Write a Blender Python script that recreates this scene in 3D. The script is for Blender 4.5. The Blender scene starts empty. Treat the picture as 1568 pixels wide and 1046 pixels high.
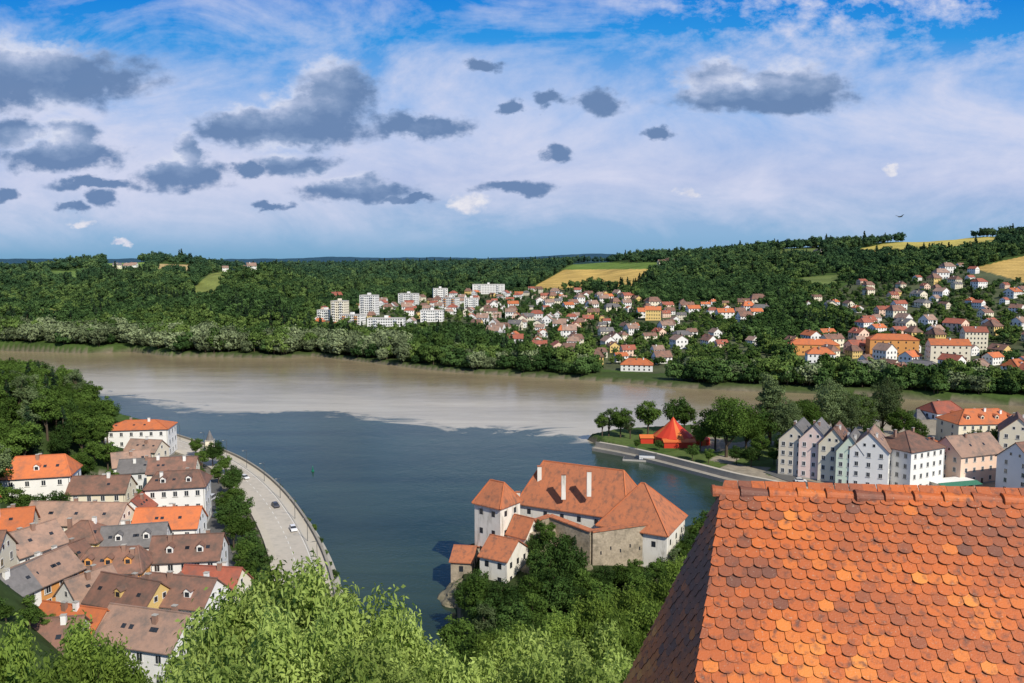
import bpy, math, random
import numpy as np
from mathutils import Vector, Matrix
rng=np.random.default_rng(7); random.seed(7)
S=bpy.context.scene
H=85.0; F=1220.0; PIT=math.radians(5.62); cp,sp=math.cos(PIT),math.sin(PIT)
def G(u,v,z=0.0):
    dx=u-784; dy=F*cp+(523-v)*sp; dz=-F*sp+(523-v)*cp
    t=(z-H)/dz; return (dx*t,dy*t)
def WY(u,v,y):
    dx=u-784; dy=F*cp+(523-v)*sp; dz=-F*sp+(523-v)*cp
    t=y/dy; return (dx*t,y,H+dz*t)
def PR(x,y,z):
    d=y*cp-(z-H)*sp; d=np.where(d<0.1,0.1,d); up=y*sp+(z-H)*cp
    return 784+F*x/d, 523-F*up/d
# ---------------------------------------------------------------- materials
def nt(m):
    m.use_nodes=True; t=m.node_tree; t.nodes.clear(); return t
def N(t,typ,**k):
    n=t.nodes.new(typ)
    for a,b in k.items():
        if a.startswith('i_'): n.inputs[a[2:].replace('_',' ')].default_value=b
        else: setattr(n,a,b)
    return n
def math_(t,op,a,b=None,c=None,clamp=False):
    n=t.nodes.new('ShaderNodeMath'); n.operation=op; n.use_clamp=clamp
    for i,x in enumerate((a,b,c)):
        if x is None: continue
        if isinstance(x,(int,float)): n.inputs[i].default_value=x
        else: t.links.new(x,n.inputs[i])
    return n.outputs[0]
def mixc(t,fac,a,b,blend='MIX'):
    n=t.nodes.new('ShaderNodeMix'); n.data_type='RGBA'; n.blend_type=blend
    for s,x in ((n.inputs[0],fac),(n.inputs[6],a),(n.inputs[7],b)):
        if isinstance(x,(int,float)): s.default_value=x
        elif isinstance(x,(tuple,list)): s.default_value=(*x[:3],1)
        else: t.links.new(x,s)
    return n.outputs[2]
def ramp(t,fac,stops,mode='LINEAR'):
    n=t.nodes.new('ShaderNodeValToRGB'); cr=n.color_ramp; cr.interpolation=mode
    while len(cr.elements)<len(stops): cr.elements.new(0.5)
    for e,(p,c) in zip(cr.elements,stops):
        e.position=p; e.color=(*c,1) if len(c)==3 else c
    if not isinstance(fac,(int,float)): t.links.new(fac,n.inputs[0])
    return n.outputs[0]
MATS={}
def surf(name,col,rough=0.8,var=0.25,scale=1.5,col2=None,bump=0.0,bscale=8,objrand=0.15,spec=0.3,blotch=None,bth=-2.5,streaks=False):
    if name in MATS: return MATS[name]
    m=bpy.data.materials.new(name); t=nt(m)
    o=N(t,'ShaderNodeOutputMaterial'); b=N(t,'ShaderNodeBsdfPrincipled')
    b.inputs['Roughness'].default_value=rough; b.inputs['Specular IOR Level'].default_value=spec
    tc=N(t,'ShaderNodeTexCoord')
    n1=N(t,'ShaderNodeTexNoise'); n1.inputs['Scale'].default_value=scale; n1.inputs['Detail'].default_value=6
    t.links.new(tc.outputs['Object'],n1.inputs['Vector'])
    n2=N(t,'ShaderNodeTexNoise'); n2.inputs['Scale'].default_value=scale*0.12; n2.inputs['Detail'].default_value=3
    t.links.new(tc.outputs['Object'],n2.inputs['Vector'])
    c2=col2 if col2 else tuple(c*(1-var) for c in col)
    f=math_(t,'MULTIPLY_ADD',n1.outputs[0],2.2,-0.6,True)
    f2=math_(t,'MULTIPLY_ADD',n2.outputs[0],2.0,-0.5,True)
    c=mixc(t,math_(t,'MULTIPLY',math_(t,'ADD',f,f2),0.5),col,c2)
    if blotch:
        mp=N(t,'ShaderNodeMapping'); t.links.new(tc.outputs['Object'],mp.inputs['Vector'])
        if streaks: mp.inputs['Scale'].default_value=(2.2,2.2,.5)
        n4=N(t,'ShaderNodeTexNoise'); n4.inputs['Scale'].default_value=0.35; n4.inputs['Detail'].default_value=8; n4.inputs['Roughness'].default_value=.65
        t.links.new(mp.outputs[0],n4.inputs['Vector']); c=mixc(t,math_(t,'MULTIPLY_ADD',n4.outputs[0],5,bth,True),c,blotch)
    oi=N(t,'ShaderNodeObjectInfo')
    k=math_(t,'MULTIPLY_ADD',oi.outputs['Random'],objrand*2,1-objrand)
    hs=N(t,'ShaderNodeHueSaturation'); t.links.new(c,hs.inputs['Color']); t.links.new(k,hs.inputs['Value'])
    t.links.new(hs.outputs[0],b.inputs['Base Color'])
    if bump>0:
        n3=N(t,'ShaderNodeTexNoise'); n3.inputs['Scale'].default_value=bscale; n3.inputs['Detail'].default_value=5
        t.links.new(tc.outputs['Object'],n3.inputs['Vector'])
        bp=N(t,'ShaderNodeBump'); bp.inputs['Strength'].default_value=bump; bp.inputs['Distance'].default_value=0.1
        t.links.new(n3.outputs[0],bp.inputs['Height']); t.links.new(bp.outputs[0],b.inputs['Normal'])
    t.links.new(b.outputs[0],o.inputs[0]); MATS[name]=m; return m
def leafmat(name,ca,cb,trans=0.35,rand=0.3,haze_tint=False):
    m=bpy.data.materials.new(name); t=nt(m); o=N(t,'ShaderNodeOutputMaterial')
    at=N(t,'ShaderNodeAttribute'); at.attribute_name='cv'
    oi=N(t,'ShaderNodeObjectInfo')
    f=math_(t,'ADD',math_(t,'MULTIPLY',at.outputs['Fac'],1-rand),math_(t,'MULTIPLY',oi.outputs['Random'],rand),None,True)
    c=mixc(t,f,ca,cb)
    v=math_(t,'MULTIPLY_ADD',oi.outputs['Random'],0.6,0.7)
    hs=N(t,'ShaderNodeHueSaturation'); t.links.new(c,hs.inputs['Color']); t.links.new(v,hs.inputs['Value'])
    cc=hs.outputs[0]
    if haze_tint:
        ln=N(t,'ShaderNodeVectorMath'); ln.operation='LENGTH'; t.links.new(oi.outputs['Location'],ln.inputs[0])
        cc=mixc(t,math_(t,'MULTIPLY',math_(t,'MULTIPLY_ADD',ln.outputs['Value'],1/2600.,-.35,True),.7),cc,(0.035,0.085,0.085))  # hazy blue of distance painted into the leaf colour, no volume
    d=N(t,'ShaderNodeBsdfDiffuse')
    t.links.new(cc,d.inputs['Color'])
    if trans>0:
        tr=N(t,'ShaderNodeBsdfTranslucent'); mx=N(t,'ShaderNodeMixShader'); mx.inputs[0].default_value=trans
        tcol=mixc(t,0.4,hs.outputs[0],(0.25,0.34,0.03)); t.links.new(tcol,tr.inputs['Color'])
        t.links.new(d.outputs[0],mx.inputs[1]); t.links.new(tr.outputs[0],mx.inputs[2]); t.links.new(mx.outputs[0],o.inputs[0])
    else: t.links.new(d.outputs[0],o.inputs[0])
    return m
BARK=surf('bark',(0.10,0.075,0.05),0.9,0.4,3)
W={'white':surf('plaster_white',(0.82,0.81,0.78),0.85,0.12,0.5,objrand=.06),
   'cream':surf('plaster_cream',(0.80,0.73,0.57),0.85,0.12,0.5,objrand=.08),
   'yellow':surf('plaster_yellow',(0.72,0.52,0.20),0.85,0.12,0.5),
   'orange':surf('plaster_orange',(0.68,0.32,0.10),0.85,0.12,0.5),
   'peach':surf('plaster_peach',(0.80,0.58,0.45),0.85,0.12,0.5,objrand=.08),
   'pink':surf('plaster_pink',(0.82,0.64,0.57),0.85,0.12,0.5,objrand=.05),
   'beige':surf('plaster_beige',(0.74,0.66,0.53),0.85,0.15,0.5,objrand=.08),
   'mint':surf('plaster_mint',(0.66,0.76,0.62),0.85,0.12,0.5,objrand=.05),
   'grey':surf('plaster_grey',(0.70,0.71,0.72),0.85,0.12,0.5,objrand=.08),
   'castle':surf('castle_lime_plaster',(0.82,0.79,0.72),0.9,0.3,0.35,col2=(0.66,0.62,0.54),blotch=(0.36,0.33,0.27),bth=-2.6,streaks=True,objrand=0),
   'stone':surf('rubble_stone',(0.50,0.42,0.31),0.9,0.5,1.6,col2=(0.22,0.18,0.135),bump=0.9,bscale=2,blotch=(0.16,0.14,0.10),objrand=0)}
R={'orange':surf('rooftile_orange',(0.58,0.165,0.055),0.75,0.4,1.2,col2=(0.40,0.13,0.06),bump=.3,blotch=(.3,.12,.07)),
   'red':surf('rooftile_red',(0.40,0.12,0.075),0.75,0.4,1.2,bump=.3,blotch=(.20,.09,.07),bth=-2.3),
   'brown':surf('rooftile_brown',(0.27,0.14,0.10),0.8,0.4,1.2,col2=(0.16,0.09,0.07),bump=.3,blotch=(.12,.085,.07),bth=-2.2),
   'lbrown':surf('rooftile_lightbrown',(0.38,0.24,0.18),0.8,0.4,1.2,col2=(0.26,0.17,0.13),bump=.3,blotch=(.18,.14,.12),bth=-2.3),
   'grey':surf('roof_slate_grey',(0.19,0.18,0.18),0.7,0.4,1.2,bump=.2,blotch=(.10,.10,.10)),
   'castle':surf('castle_rooftile',(0.50,0.165,0.07),0.8,0.4,1.8,col2=(0.33,0.13,0.07),bump=.5,objrand=0,blotch=(0.18,0.09,0.06),bth=-2.45,streaks=True)}
GLASS=surf('window_glass',(0.03,0.035,0.045),0.12,0.3,2,spec=0.6)
FRAME=surf('window_frame_white',(0.7,0.7,0.68),0.6,0.05,2)
WOODD=surf('door_wood',(0.10,0.06,0.035),0.6,0.3,4)
CONC=surf('concrete',(0.42,0.40,0.36),0.85,0.2,0.8)
STONEW=surf('quay_stone',(0.36,0.33,0.28),0.9,0.35,0.6,bump=.4,bscale=3)
METAL=surf('metal_dark',(0.08,0.085,0.09),0.4,0.2,3)
BRICKC=surf('chimney_brick',(0.33,0.2,0.15),0.85,0.3,3)
# ---------------------------------------------------------------- mesh builder
class MB:
    def __init__(s): s.v=[];s.f=[];s.m=[];s.mats=[]
    def mi(s,m):
        if m not in s.mats: s.mats.append(m)
        return s.mats.index(m)
    def poly(s,pts,m):
        b=len(s.v); s.v+= [tuple(p) for p in pts]; s.f.append(tuple(range(b,b+len(pts)))); s.m.append(s.mi(m))
    def hexa(s,c,m):
        b=len(s.v); s.v+=[tuple(p) for p in c]; k=s.mi(m)
        for q in ((0,3,2,1),(4,5,6,7),(0,1,5,4),(1,2,6,5),(2,3,7,6),(3,0,4,7)):
            s.f.append(tuple(b+i for i in q)); s.m.append(k)
    def box(s,x0,x1,y0,y1,z0,z1,m):
        s.hexa([(x0,y0,z0),(x1,y0,z0),(x1,y1,z0),(x0,y1,z0),(x0,y0,z1),(x1,y0,z1),(x1,y1,z1),(x0,y1,z1)],m)
    def bar(s,p,q,r,m):
        p=np.array(p,float);q=np.array(q,float);d=q-p;d/=np.linalg.norm(d); t1=np.cross(d,[0,0,1.]); t1/=np.linalg.norm(t1)+1e-9; t2=np.cross(t1,d)
        c=[(-1,-1),(1,-1),(1,1),(-1,1)]
        A=[p+(t1*a+t2*b)*r for a,b in c];B=[q+(t1*a+t2*b)*r for a,b in c]; s.hexa(A+B,m)
    def prism(s,poly,z0,z1,m,mtop=None):
        n=len(poly)
        s.poly([(p[0],p[1],z1) for p in poly],mtop or m)
        for i in range(n):
            a,b=poly[i],poly[(i+1)%n]
            s.poly([(a[0],a[1],z0),(b[0],b[1],z0),(b[0],b[1],z1),(a[0],a[1],z1)],m)
    def cyl(s,x,y,z0,z1,r0,r1,m,n=10):
        a=[(x+r0*math.cos(i*2*math.pi/n),y+r0*math.sin(i*2*math.pi/n),z0) for i in range(n)]
        b=[(x+r1*math.cos(i*2*math.pi/n),y+r1*math.sin(i*2*math.pi/n),z1) for i in range(n)]
        for i in range(n):
            j=(i+1)%n; s.poly([a[i],a[j],b[j],b[i]],m)
        s.poly(b,m)
    def obox(s,c,t,n,w,h,d0,d1,m):
        cx,cy,cz=c; P=[]
        for dz in (-h/2,h/2):
            for (a,dd) in ((-w/2,d0),(w/2,d0),(w/2,d1),(-w/2,d1)):
                P.append((cx+t[0]*a+n[0]*dd,cy+t[1]*a+n[1]*dd,cz+dz))
        s.hexa(P,m)
    def mesh(s,name):
        me=bpy.data.meshes.new(name); me.from_pydata(s.v,[],s.f)
        for m in s.mats: me.materials.append(m)
        me.polygons.foreach_set('material_index',s.m); me.update(); return me
    def obj(s,name,loc=(0,0,0),rot=0,parent=None):
        return place(name,s.mesh(name),loc,rot,parent)
def place(name,me,loc=(0,0,0),rot=0,parent=None,scale=None):
    o=bpy.data.objects.new(name,me); o.location=loc; o.rotation_euler=(0,0,rot)
    if scale: o.scale=scale
    if parent: o.parent=parent
    S.collection.objects.link(o); return o
def npmesh(name,V,Fq,mats,midx=None,attrs=None,smooth=False):
    me=bpy.data.meshes.new(name); n=len(V); k=Fq.shape[1]; nf=len(Fq)
    me.vertices.add(n); me.vertices.foreach_set('co',np.ascontiguousarray(V,dtype=np.float32).ravel())
    me.loops.add(nf*k); me.loops.foreach_set('vertex_index',np.ascontiguousarray(Fq,dtype=np.int32).ravel())
    me.polygons.add(nf); me.polygons.foreach_set('loop_start',np.arange(0,nf*k,k,dtype=np.int32))
    try: me.polygons.foreach_set('loop_total',np.full(nf,k,dtype=np.int32))
    except Exception: pass
    for m in mats: me.materials.append(m)
    if midx is not None: me.polygons.foreach_set('material_index',midx.astype(np.int32))
    if smooth: me.polygons.foreach_set('use_smooth',np.ones(nf,dtype=bool))
    me.update(calc_edges=True)
    for nm,(typ,arr) in (attrs or {}).items():
        a=me.attributes.new(nm,typ,'POINT')
        a.data.foreach_set('color' if typ=='FLOAT_COLOR' else ('vector' if typ=='FLOAT_VECTOR' else 'value'),np.ascontiguousarray(arr,dtype=np.float32).ravel())
    return me
def catmull(P,n=10):
    P=[np.array(p,float) for p in P]; P=[2*P[0]-P[1]]+P+[2*P[-1]-P[-2]]; o=[]
    for i in range(1,len(P)-2):
        for k in range(n):
            t=k/n; a,b,c,d=P[i-1:i+3]
            o.append(0.5*((2*b)+(c-a)*t+(2*a-5*b+4*c-d)*t*t+(3*b-a-3*c+d)*t**3))
    o.append(P[-2]); return np.array(o)
RL=catmull([G(u,v,4.1) for u,v in [(235,668),(285,685),(330,702),(368,726),(400,757),(428,798),(450,845),(463,900),(466,960),(440,1030),(380,1110)]],12)
VL=catmull([G(u,v,4.9) for u,v in [(322,735),(331,775),(332,830),(345,880),(350,950)]],8)
# ---------------------------------------------------------------- terrain
def inpoly(P,x,y):
    ins=np.zeros(x.shape,bool); n=len(P)
    for i in range(n):
        x0,y0=P[i]; x1,y1=P[(i+1)%n]
        if y0==y1: continue
        c=((y0>y)!=(y1>y))&(x<(x1-x0)*(y-y0)/(y1-y0)+x0); ins^=c
    return ins
def dline(P,x,y,closed=False):
    d=np.full(x.shape,1e18); n=len(P)
    for i in range(n if closed else n-1):
        x0,y0=P[i]; x1,y1=P[(i+1)%n]; ex,ey=x1-x0,y1-y0; L=ex*ex+ey*ey+1e-9
        t=np.clip(((x-x0)*ex+(y-y0)*ey)/L,0,1)
        d=np.minimum(d,(x-x0-t*ex)**2+(y-y0-t*ey)**2)
    return np.sqrt(d)
def sdist(P,x,y):
    d=dline(P,x,y,True); return np.where(inpoly(P,x,y),d,-d)
def gp(l,z=0): return [G(u,v,z) for u,v in l]
far_px=[(-900,556),(-300,538),(0,537),(130,541),(200,539),(260,546),(425,549),(480,546),(560,555),(640,565),(700,571),(800,577),(900,583),(960,587),(1040,594),(1130,599),(1200,601),(1400,612),(1568,622),(1900,640),(2500,680)]
P_far=gp(far_px)+[(9000,6000),(30000,30000),(-30000,30000),(-9000,6000)]
P_left=gp([(-900,600),(-200,575),(0,592),(90,625),(165,655),(265,678),(335,697),(392,725),(437,760),(470,800),(497,850),(512,890),(515,930),(480,1010),(300,1120),(0,1230),(-800,1400)])
P_near=gp([(-1500,1750),(0,1500),(500,1220),(640,1080),(700,1000),(690,955),(686,905),(700,850),(760,832),(900,818),(1020,818),(1080,815),(1200,835),(1400,870),(1900,930),(3500,1100)])+[(150,-80),(-150,-80)]
P_pen=gp([(897,673),(920,684),(960,694),(1010,706),(1070,722),(1130,738),(1190,750),(1280,775),(1500,850),(1900,950),(3200,950),(2600,700),(1900,652),(1568,642),(1400,650),(1250,655),(1100,655),(1000,660),(940,664)])
az_of=lambda u: math.atan2(u-784,F*cp)
Dg=np.array([0,600,750,900,1100,1400,1700,2000,2300,2800,3500,5000,8000,20000.])
cols=[(-300,[2,2,2,8,20,40,50,58,62,52,56,80,104,104]),(0,[2,2,2,8,22,40,50,58,62,54,58,82,106,106]),
(250,[2,2,3,8,20,38,60,80,88,66,62,84,112,112]),(400,[2,2,3,10,34,68,70,60,58,64,66,86,118,118]),(500,[2,2,3,6,14,26,34,44,54,64,76,95,126,126]),
(784,[3,3,5,9,17,27,38,50,62,72,82,100,140,140]),(900,[3,3,6,12,22,32,52,72,80,80,90,118,172,172]),
(1000,[3,3,7,14,26,50,76,94,100,95,100,112,140,140]),(1250,[4,4,8,18,38,68,98,118,120,110,100,110,130,130]),
(1568,[5,5,10,24,50,86,118,140,145,135,120,120,130,130]),(1900,[5,5,12,28,58,98,135,160,165,150,130,130,130,130])]
caz=np.array([az_of(c[0]) for c in cols]); cz=np.array([c[1] for c in cols],float)
_w=[(rng.uniform(0,6.28),rng.uniform(0,6.28)) for _ in range(24)]
def wav(x,y,L,k=0):
    s=0
    for i in range(6):
        a,ph=_w[(i+k)%24]; l=L*(0.6+0.25*i)
        s=s+np.sin((x*math.cos(a)+y*math.sin(a))*6.283/l+ph)
    return s/6
lc=[(300,690,4),(345,712,4),(385,742,4),(415,780,4),(440,830,4),(455,900,4),(460,960,4),(250,760,5),(200,850,6),(280,950,5),(330,850,4.5),(300,1040,4),(100,800,9),(50,870,9),(50,960,8),(0,770,13),(50,765,11),(150,740,7),(110,700,15),(0,700,22),(60,660,24),(0,625,32),(-100,620,46),(-150,700,48),(-150,850,32),(-150,1000,25),(190,692,5),(150,665,8),(-400,700,74),(-400,1000,50)]
lcx=np.array([[*G(u,v,z),z] for u,v,z in lc])
def height(x,y):
    x=np.asarray(x,float); y=np.asarray(y,float)
    r=np.hypot(x,y); az=np.arctan2(x,y)
    h=np.full(x.shape,-4.0)
    ss=lambda s,w: np.clip((s+w*0.5)/w,0,1)
    m=r>380
    if m.any():
        xm,ym,rm,am=x[m],y[m],r[m],az[m]
        tab=np.stack([np.interp(rm,Dg,cz[i]) for i in range(len(cols))])
        a=np.clip(am,caz[0],caz[-1]); k=np.clip(np.searchsorted(caz,a)-1,0,len(caz)-2)
        f=(a-caz[k])/(caz[k+1]-caz[k]); f=f*f*(3-2*f); ii=np.arange(len(rm))
        zf=tab[k,ii]*(1-f)+tab[k+1,ii]*f
        g=np.clip((rm-750)/900,0,1)
        zf=zf+g*(wav(xm,ym,420)*9+wav(xm,ym,150,7)*3.5)+np.clip((rm-3200)/3000,0,1)*(wav(xm,ym,1500,3)*26)
        s=sdist(P_far,xm,ym)
        h[m]=np.maximum(h[m],-4+(np.maximum(zf,1.5)+4)*ss(s,7))
    m=(r<900)&(x<20)
    if m.any():
        xm,ym=x[m],y[m]; s=sdist(P_left,xm,ym)
        wsum=0;zs=0
        for a,b,c in lcx:
            w=1/(((xm-a)**2+(ym-b)**2)**1.5+30); wsum=wsum+w; zs=zs+w*c
        zl=zs/wsum
        d1=dline(RL[::4],xm,ym); zl=np.where(d1<20,np.minimum(zl,3.5+np.clip(d1-9,0,99)*.3),zl)
        d2=dline(VL[::3],xm,ym); zl=np.where(d2<14,np.minimum(zl,4.3+np.clip(d2-6,0,99)*.3),zl)
        h[m]=np.maximum(h[m],-4+(zl+4)*ss(s,1.5))
    m=r<420
    if m.any():
        xm,ym,rm=x[m],y[m],r[m]; s=sdist(P_near,xm,ym)
        zn=np.interp(rm,[0,6,12,30,60,100,140,165,185,215,400],[74,73,66,54,37,17,6,4,5,4,4])
        cx,cy=WY(850,820,207)[:2]
        zn=zn+4.5*np.exp(-(((xm-cx)/17)**2+((ym-cy)/12)**2))
        h[m]=np.maximum(h[m],-4+(zn+4)*ss(s-2,4))
    m=(r>150)&(r<700)&(x>0)
    if m.any():
        xm,ym=x[m],y[m]; s=sdist(P_pen,xm,ym); h[m]=np.maximum(h[m],-4+(3+4)*ss(s,5))
    return h
def hz(x,y): return float(height(np.array([x]),np.array([y]))[0])
def hit(u,v,r0=60,r1=3500):
    rr=np.concatenate([np.arange(r0,600,1.0),np.arange(600,r1,4.0)])
    rr=rr[rr>=r0]
    dx=u-784; dy=F*cp+(523-v)*sp; dz=-F*sp+(523-v)*cp; hl=math.hypot(dx,dy)
    x=rr*dx/hl;y=rr*dy/hl;z=H+rr*dz/hl; hh=height(x,y)
    k=np.argmax(z<=hh); return float(x[k]),float(y[k]),float(hh[k])
azs=np.linspace(-math.radians(50),math.radians(50),760)
rs=np.concatenate([[0.5,2,4],np.arange(6,100,2.0),np.arange(100,480,1.5),np.arange(480,1000,4.0),np.arange(1000,2700,11.0),np.geomspace(2700,24000,60)])
A,Rr=np.meshgrid(azs,rs); X=Rr*np.sin(A); Y=Rr*np.cos(A); Z=height(X.ravel(),Y.ravel()).reshape(X.shape)
U,V=PR(X,Y,Z)
col=np.zeros(X.shape+(4,)); col[...,3]=1
grass=np.array([0.055,0.095,0.022])
nse=wav(X,Y,60,5)[...,None]*0.5+0.5
col[...,:3]=grass*(0.7+0.6*nse)
fr=Rr>450
town=[(480,485),(560,468),(640,462),(740,447),(860,443),(960,455),(1000,470),(1160,462),(1175,490),(1120,515),(1180,540),(1200,570),(1000,572),(880,562),(800,545),(740,510),(560,508),(485,500)]
town2=[(1225,470),(1300,435),(1400,428),(1470,405),(1568,432),(1700,430),(1700,590),(1400,585),(1230,578),(1205,530),(1310,505),(1290,480)]
fields=[([(812,442),(880,404),(1012,404),(985,428),(968,440),(900,437),(850,445)],(0.50,0.34,0.10)),
 ([(860,413),(884,402),(1014,402),(1000,412)],(0.13,0.20,0.04)),
 ([(1292,386),(1350,374),(1420,367),(1532,362),(1528,374),(1440,387),(1330,391)],(0.46,0.38,0.10)),
 ([(1484,412),(1568,392),(1700,392),(1700,432),(1568,432),(1495,434)],(0.50,0.34,0.11)),
 ([(150,418),(165,402),(230,402),(222,418)],(0.20,0.30,0.07)),
 ([(238,418),(244,404),(300,406),(290,420)],(0.46,0.34,0.16)),
 ([(300,458),(296,440),(320,420),(400,405),(420,412),(345,424),(332,458)],(0.20,0.23,0.06)),
 ([(55,488),(60,472),(85,472),(90,488)],(0.20,0.24,0.06)),
 ([(70,430),(75,415),(130,415),(120,430)],(0.13,0.2,0.05)),
 ([(1215,440),(1230,425),(1290,420),(1280,440)],(0.13,0.17,0.05)),
 ([(1180,392),(1200,382),(1260,380),(1250,395)],(0.13,0.17,0.05))]
for P,c in fields:
    mk=inpoly(P,U,V)&fr
    st=(1+0.12*np.sin((X*0.8+Y*0.5)*0.25))[mk][:,None]
    col[mk,:3]=np.array(c)*(0.85+0.3*nse[mk])*st
mk=(inpoly(town,U,V)|inpoly(town2,U,V))&fr; col[mk,:3]=np.array((0.085,0.10,0.05))*(0.6+0.8*nse[mk])
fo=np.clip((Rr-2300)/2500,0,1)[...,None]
col[...,:3]=np.where(Rr[...,None]>2300,(1-fo)*np.array((0.028,0.06,0.04))+fo*np.array((0.025,0.07,0.11)),col[...,:3])  # atmospheric blueing of far ridges painted into the ground colour
mk=(Rr<420)&(X<-40)&(Z>2)&(Z<9.5)&(Rr>150)&(wav(X,Y,22,4)>-0.15); col[mk,:3]=np.array((0.17,0.155,0.125))
mk=(Rr<260)&(X>-50)&inpoly(P_near,X,Y); col[mk,:3]=np.array((0.035,0.05,0.018))
mk=(Rr<480)&(X<-60)&(Z>=9.5); col[mk,:3]=np.array((0.04,0.065,0.02))
mk=(Z<1.8); col[mk,:3]=(0.15,0.13,0.09)
mk=(Rr>450)&(Rr<1000)&(Z>=1.8)&(Z<4.5)&(sdist(P_far,X,Y)<30); col[mk,:3]=(0.05,0.075,0.022)
mk=(Rr>150)&(X>0)&(Rr<600)&(Z>2.2)&(U>1060)&(V>600)&(V<800)&inpoly(P_pen,X,Y); col[mk,:3]=(0.30,0.26,0.20)
mk=(Rr>150)&(X>0)&(Z>2.2)&(U<=1190)&(V>600)&(V<760)&inpoly(P_pen,X,Y)&(wav(X,Y,30,2)>-0.1); col[mk,:3]=(0.09,0.13,0.035)
na=len(azs); nr=len(rs)
idx=np.arange(na*nr).reshape(nr,na)
Q=np.stack([idx[:-1,:-1],idx[:-1,1:],idx[1:,1:],idx[1:,:-1]],-1).reshape(-1,4)
m=bpy.data.materials.new('terrain_ground'); t=nt(m); o=N(t,'ShaderNodeOutputMaterial'); b=N(t,'ShaderNodeBsdfPrincipled'); b.inputs['Roughness'].default_value=0.95; b.inputs['Specular IOR Level'].default_value=0.1
at=N(t,'ShaderNodeAttribute'); at.attribute_name='col'; ge=N(t,'ShaderNodeNewGeometry')
n1=N(t,'ShaderNodeTexNoise'); n1.inputs['Scale'].default_value=0.35; n1.inputs['Detail'].default_value=8; t.links.new(ge.outputs['Position'],n1.inputs['Vector'])
n2=N(t,'ShaderNodeTexNoise'); n2.inputs['Scale'].default_value=0.02; n2.inputs['Detail'].default_value=8; t.links.new(ge.outputs['Position'],n2.inputs['Vector'])
k=math_(t,'ADD',math_(t,'MULTIPLY',n1.outputs[0],1.0),math_(t,'MULTIPLY',n2.outputs[0],0.9))
vm=N(t,'ShaderNodeVectorMath'); vm.operation='SCALE'; t.links.new(at.outputs['Color'],vm.inputs[0]); t.links.new(k,vm.inputs['Scale'])
t.links.new(vm.outputs[0],b.inputs['Base Color'])
bp=N(t,'ShaderNodeBump'); bp.inputs['Strength'].default_value=0.5; bp.inputs['Distance'].default_value=0.6; t.links.new(n1.outputs[0],bp.inputs['Height']); t.links.new(bp.outputs[0],b.inputs['Normal'])
t.links.new(b.outputs[0],o.inputs[0])
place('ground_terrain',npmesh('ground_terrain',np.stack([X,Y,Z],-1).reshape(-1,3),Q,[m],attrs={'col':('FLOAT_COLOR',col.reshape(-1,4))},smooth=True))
# ---------------------------------------------------------------- water
P_inn=gp([(-900,590),(-300,583),(100,598),(200,607),(290,621),(340,634),(400,631),(440,627),(480,631),(560,639),(640,646),(700,652),(780,656),(850,661),(897,672),(1000,690),(1200,720),(1700,750),(3000,800)])+[(9000,3000),(9000,9000),(-9000,9000),(-9000,2000)]
ra=np.linspace(-math.radians(60),math.radians(60),260); rw=np.concatenate([np.arange(60,200,10.),np.arange(200,480,3.0),np.arange(480,900,8.0),np.array([950,1200,2000])])
A2,R2=np.meshgrid(ra,rw); X2=R2*np.sin(A2); Y2=R2*np.cos(A2)
inn=np.clip(sdist(P_inn,X2.ravel(),Y2.ravel()),-80,200)
idx=np.arange(A2.size).reshape(A2.shape); Qw=np.stack([idx[:-1,:-1],idx[:-1,1:],idx[1:,1:],idx[1:,:-1]],-1).reshape(-1,4)
m=bpy.data.materials.new('river_water'); t=nt(m); o=N(t,'ShaderNodeOutputMaterial'); b=N(t,'ShaderNodeBsdfPrincipled')
at=N(t,'ShaderNodeAttribute'); at.attribute_name='inn'; ge=N(t,'ShaderNodeNewGeometry')
def posnoise(scale,det=4,str_=(1,1,1),dist=0,ro=.5):
    mp=N(t,'ShaderNodeMapping'); mp.inputs['Scale'].default_value=str_; t.links.new(ge.outputs['Position'],mp.inputs['Vector'])
    n=N(t,'ShaderNodeTexNoise'); n.inputs['Scale'].default_value=scale; n.inputs['Detail'].default_value=det; n.inputs['Distortion'].default_value=dist; n.inputs['Roughness'].default_value=ro
    t.links.new(mp.outputs[0],n.inputs['Vector']); return n.outputs[0]
nb=posnoise(0.03,9,(.6,1.0,1),2.2,.66)
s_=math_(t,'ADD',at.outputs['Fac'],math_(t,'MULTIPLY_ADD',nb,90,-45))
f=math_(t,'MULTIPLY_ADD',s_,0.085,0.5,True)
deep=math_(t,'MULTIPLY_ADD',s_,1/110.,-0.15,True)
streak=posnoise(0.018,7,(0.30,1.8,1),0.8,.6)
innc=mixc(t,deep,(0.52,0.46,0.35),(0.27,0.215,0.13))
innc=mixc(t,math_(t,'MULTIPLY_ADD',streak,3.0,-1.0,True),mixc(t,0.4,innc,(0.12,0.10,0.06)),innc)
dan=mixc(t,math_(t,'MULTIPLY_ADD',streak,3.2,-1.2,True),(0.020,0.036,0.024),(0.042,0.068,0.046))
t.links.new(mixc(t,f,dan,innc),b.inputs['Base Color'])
b.inputs['Roughness'].default_value=0.14; b.inputs['IOR'].default_value=1.33; b.inputs['Specular IOR Level'].default_value=.27
rip=posnoise(0.8,4,(1,1,1),0.3); rip2=posnoise(0.12,3,(1,1,1),0.5)
hh=math_(t,'ADD',rip,math_(t,'MULTIPLY',rip2,1.5))
bp=N(t,'ShaderNodeBump'); bp.inputs['Strength'].default_value=0.4; bp.inputs['Distance'].default_value=0.2; t.links.new(hh,bp.inputs['Height']); t.links.new(bp.outputs[0],b.inputs['Normal'])
t.links.new(b.outputs[0],o.inputs[0])
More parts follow.
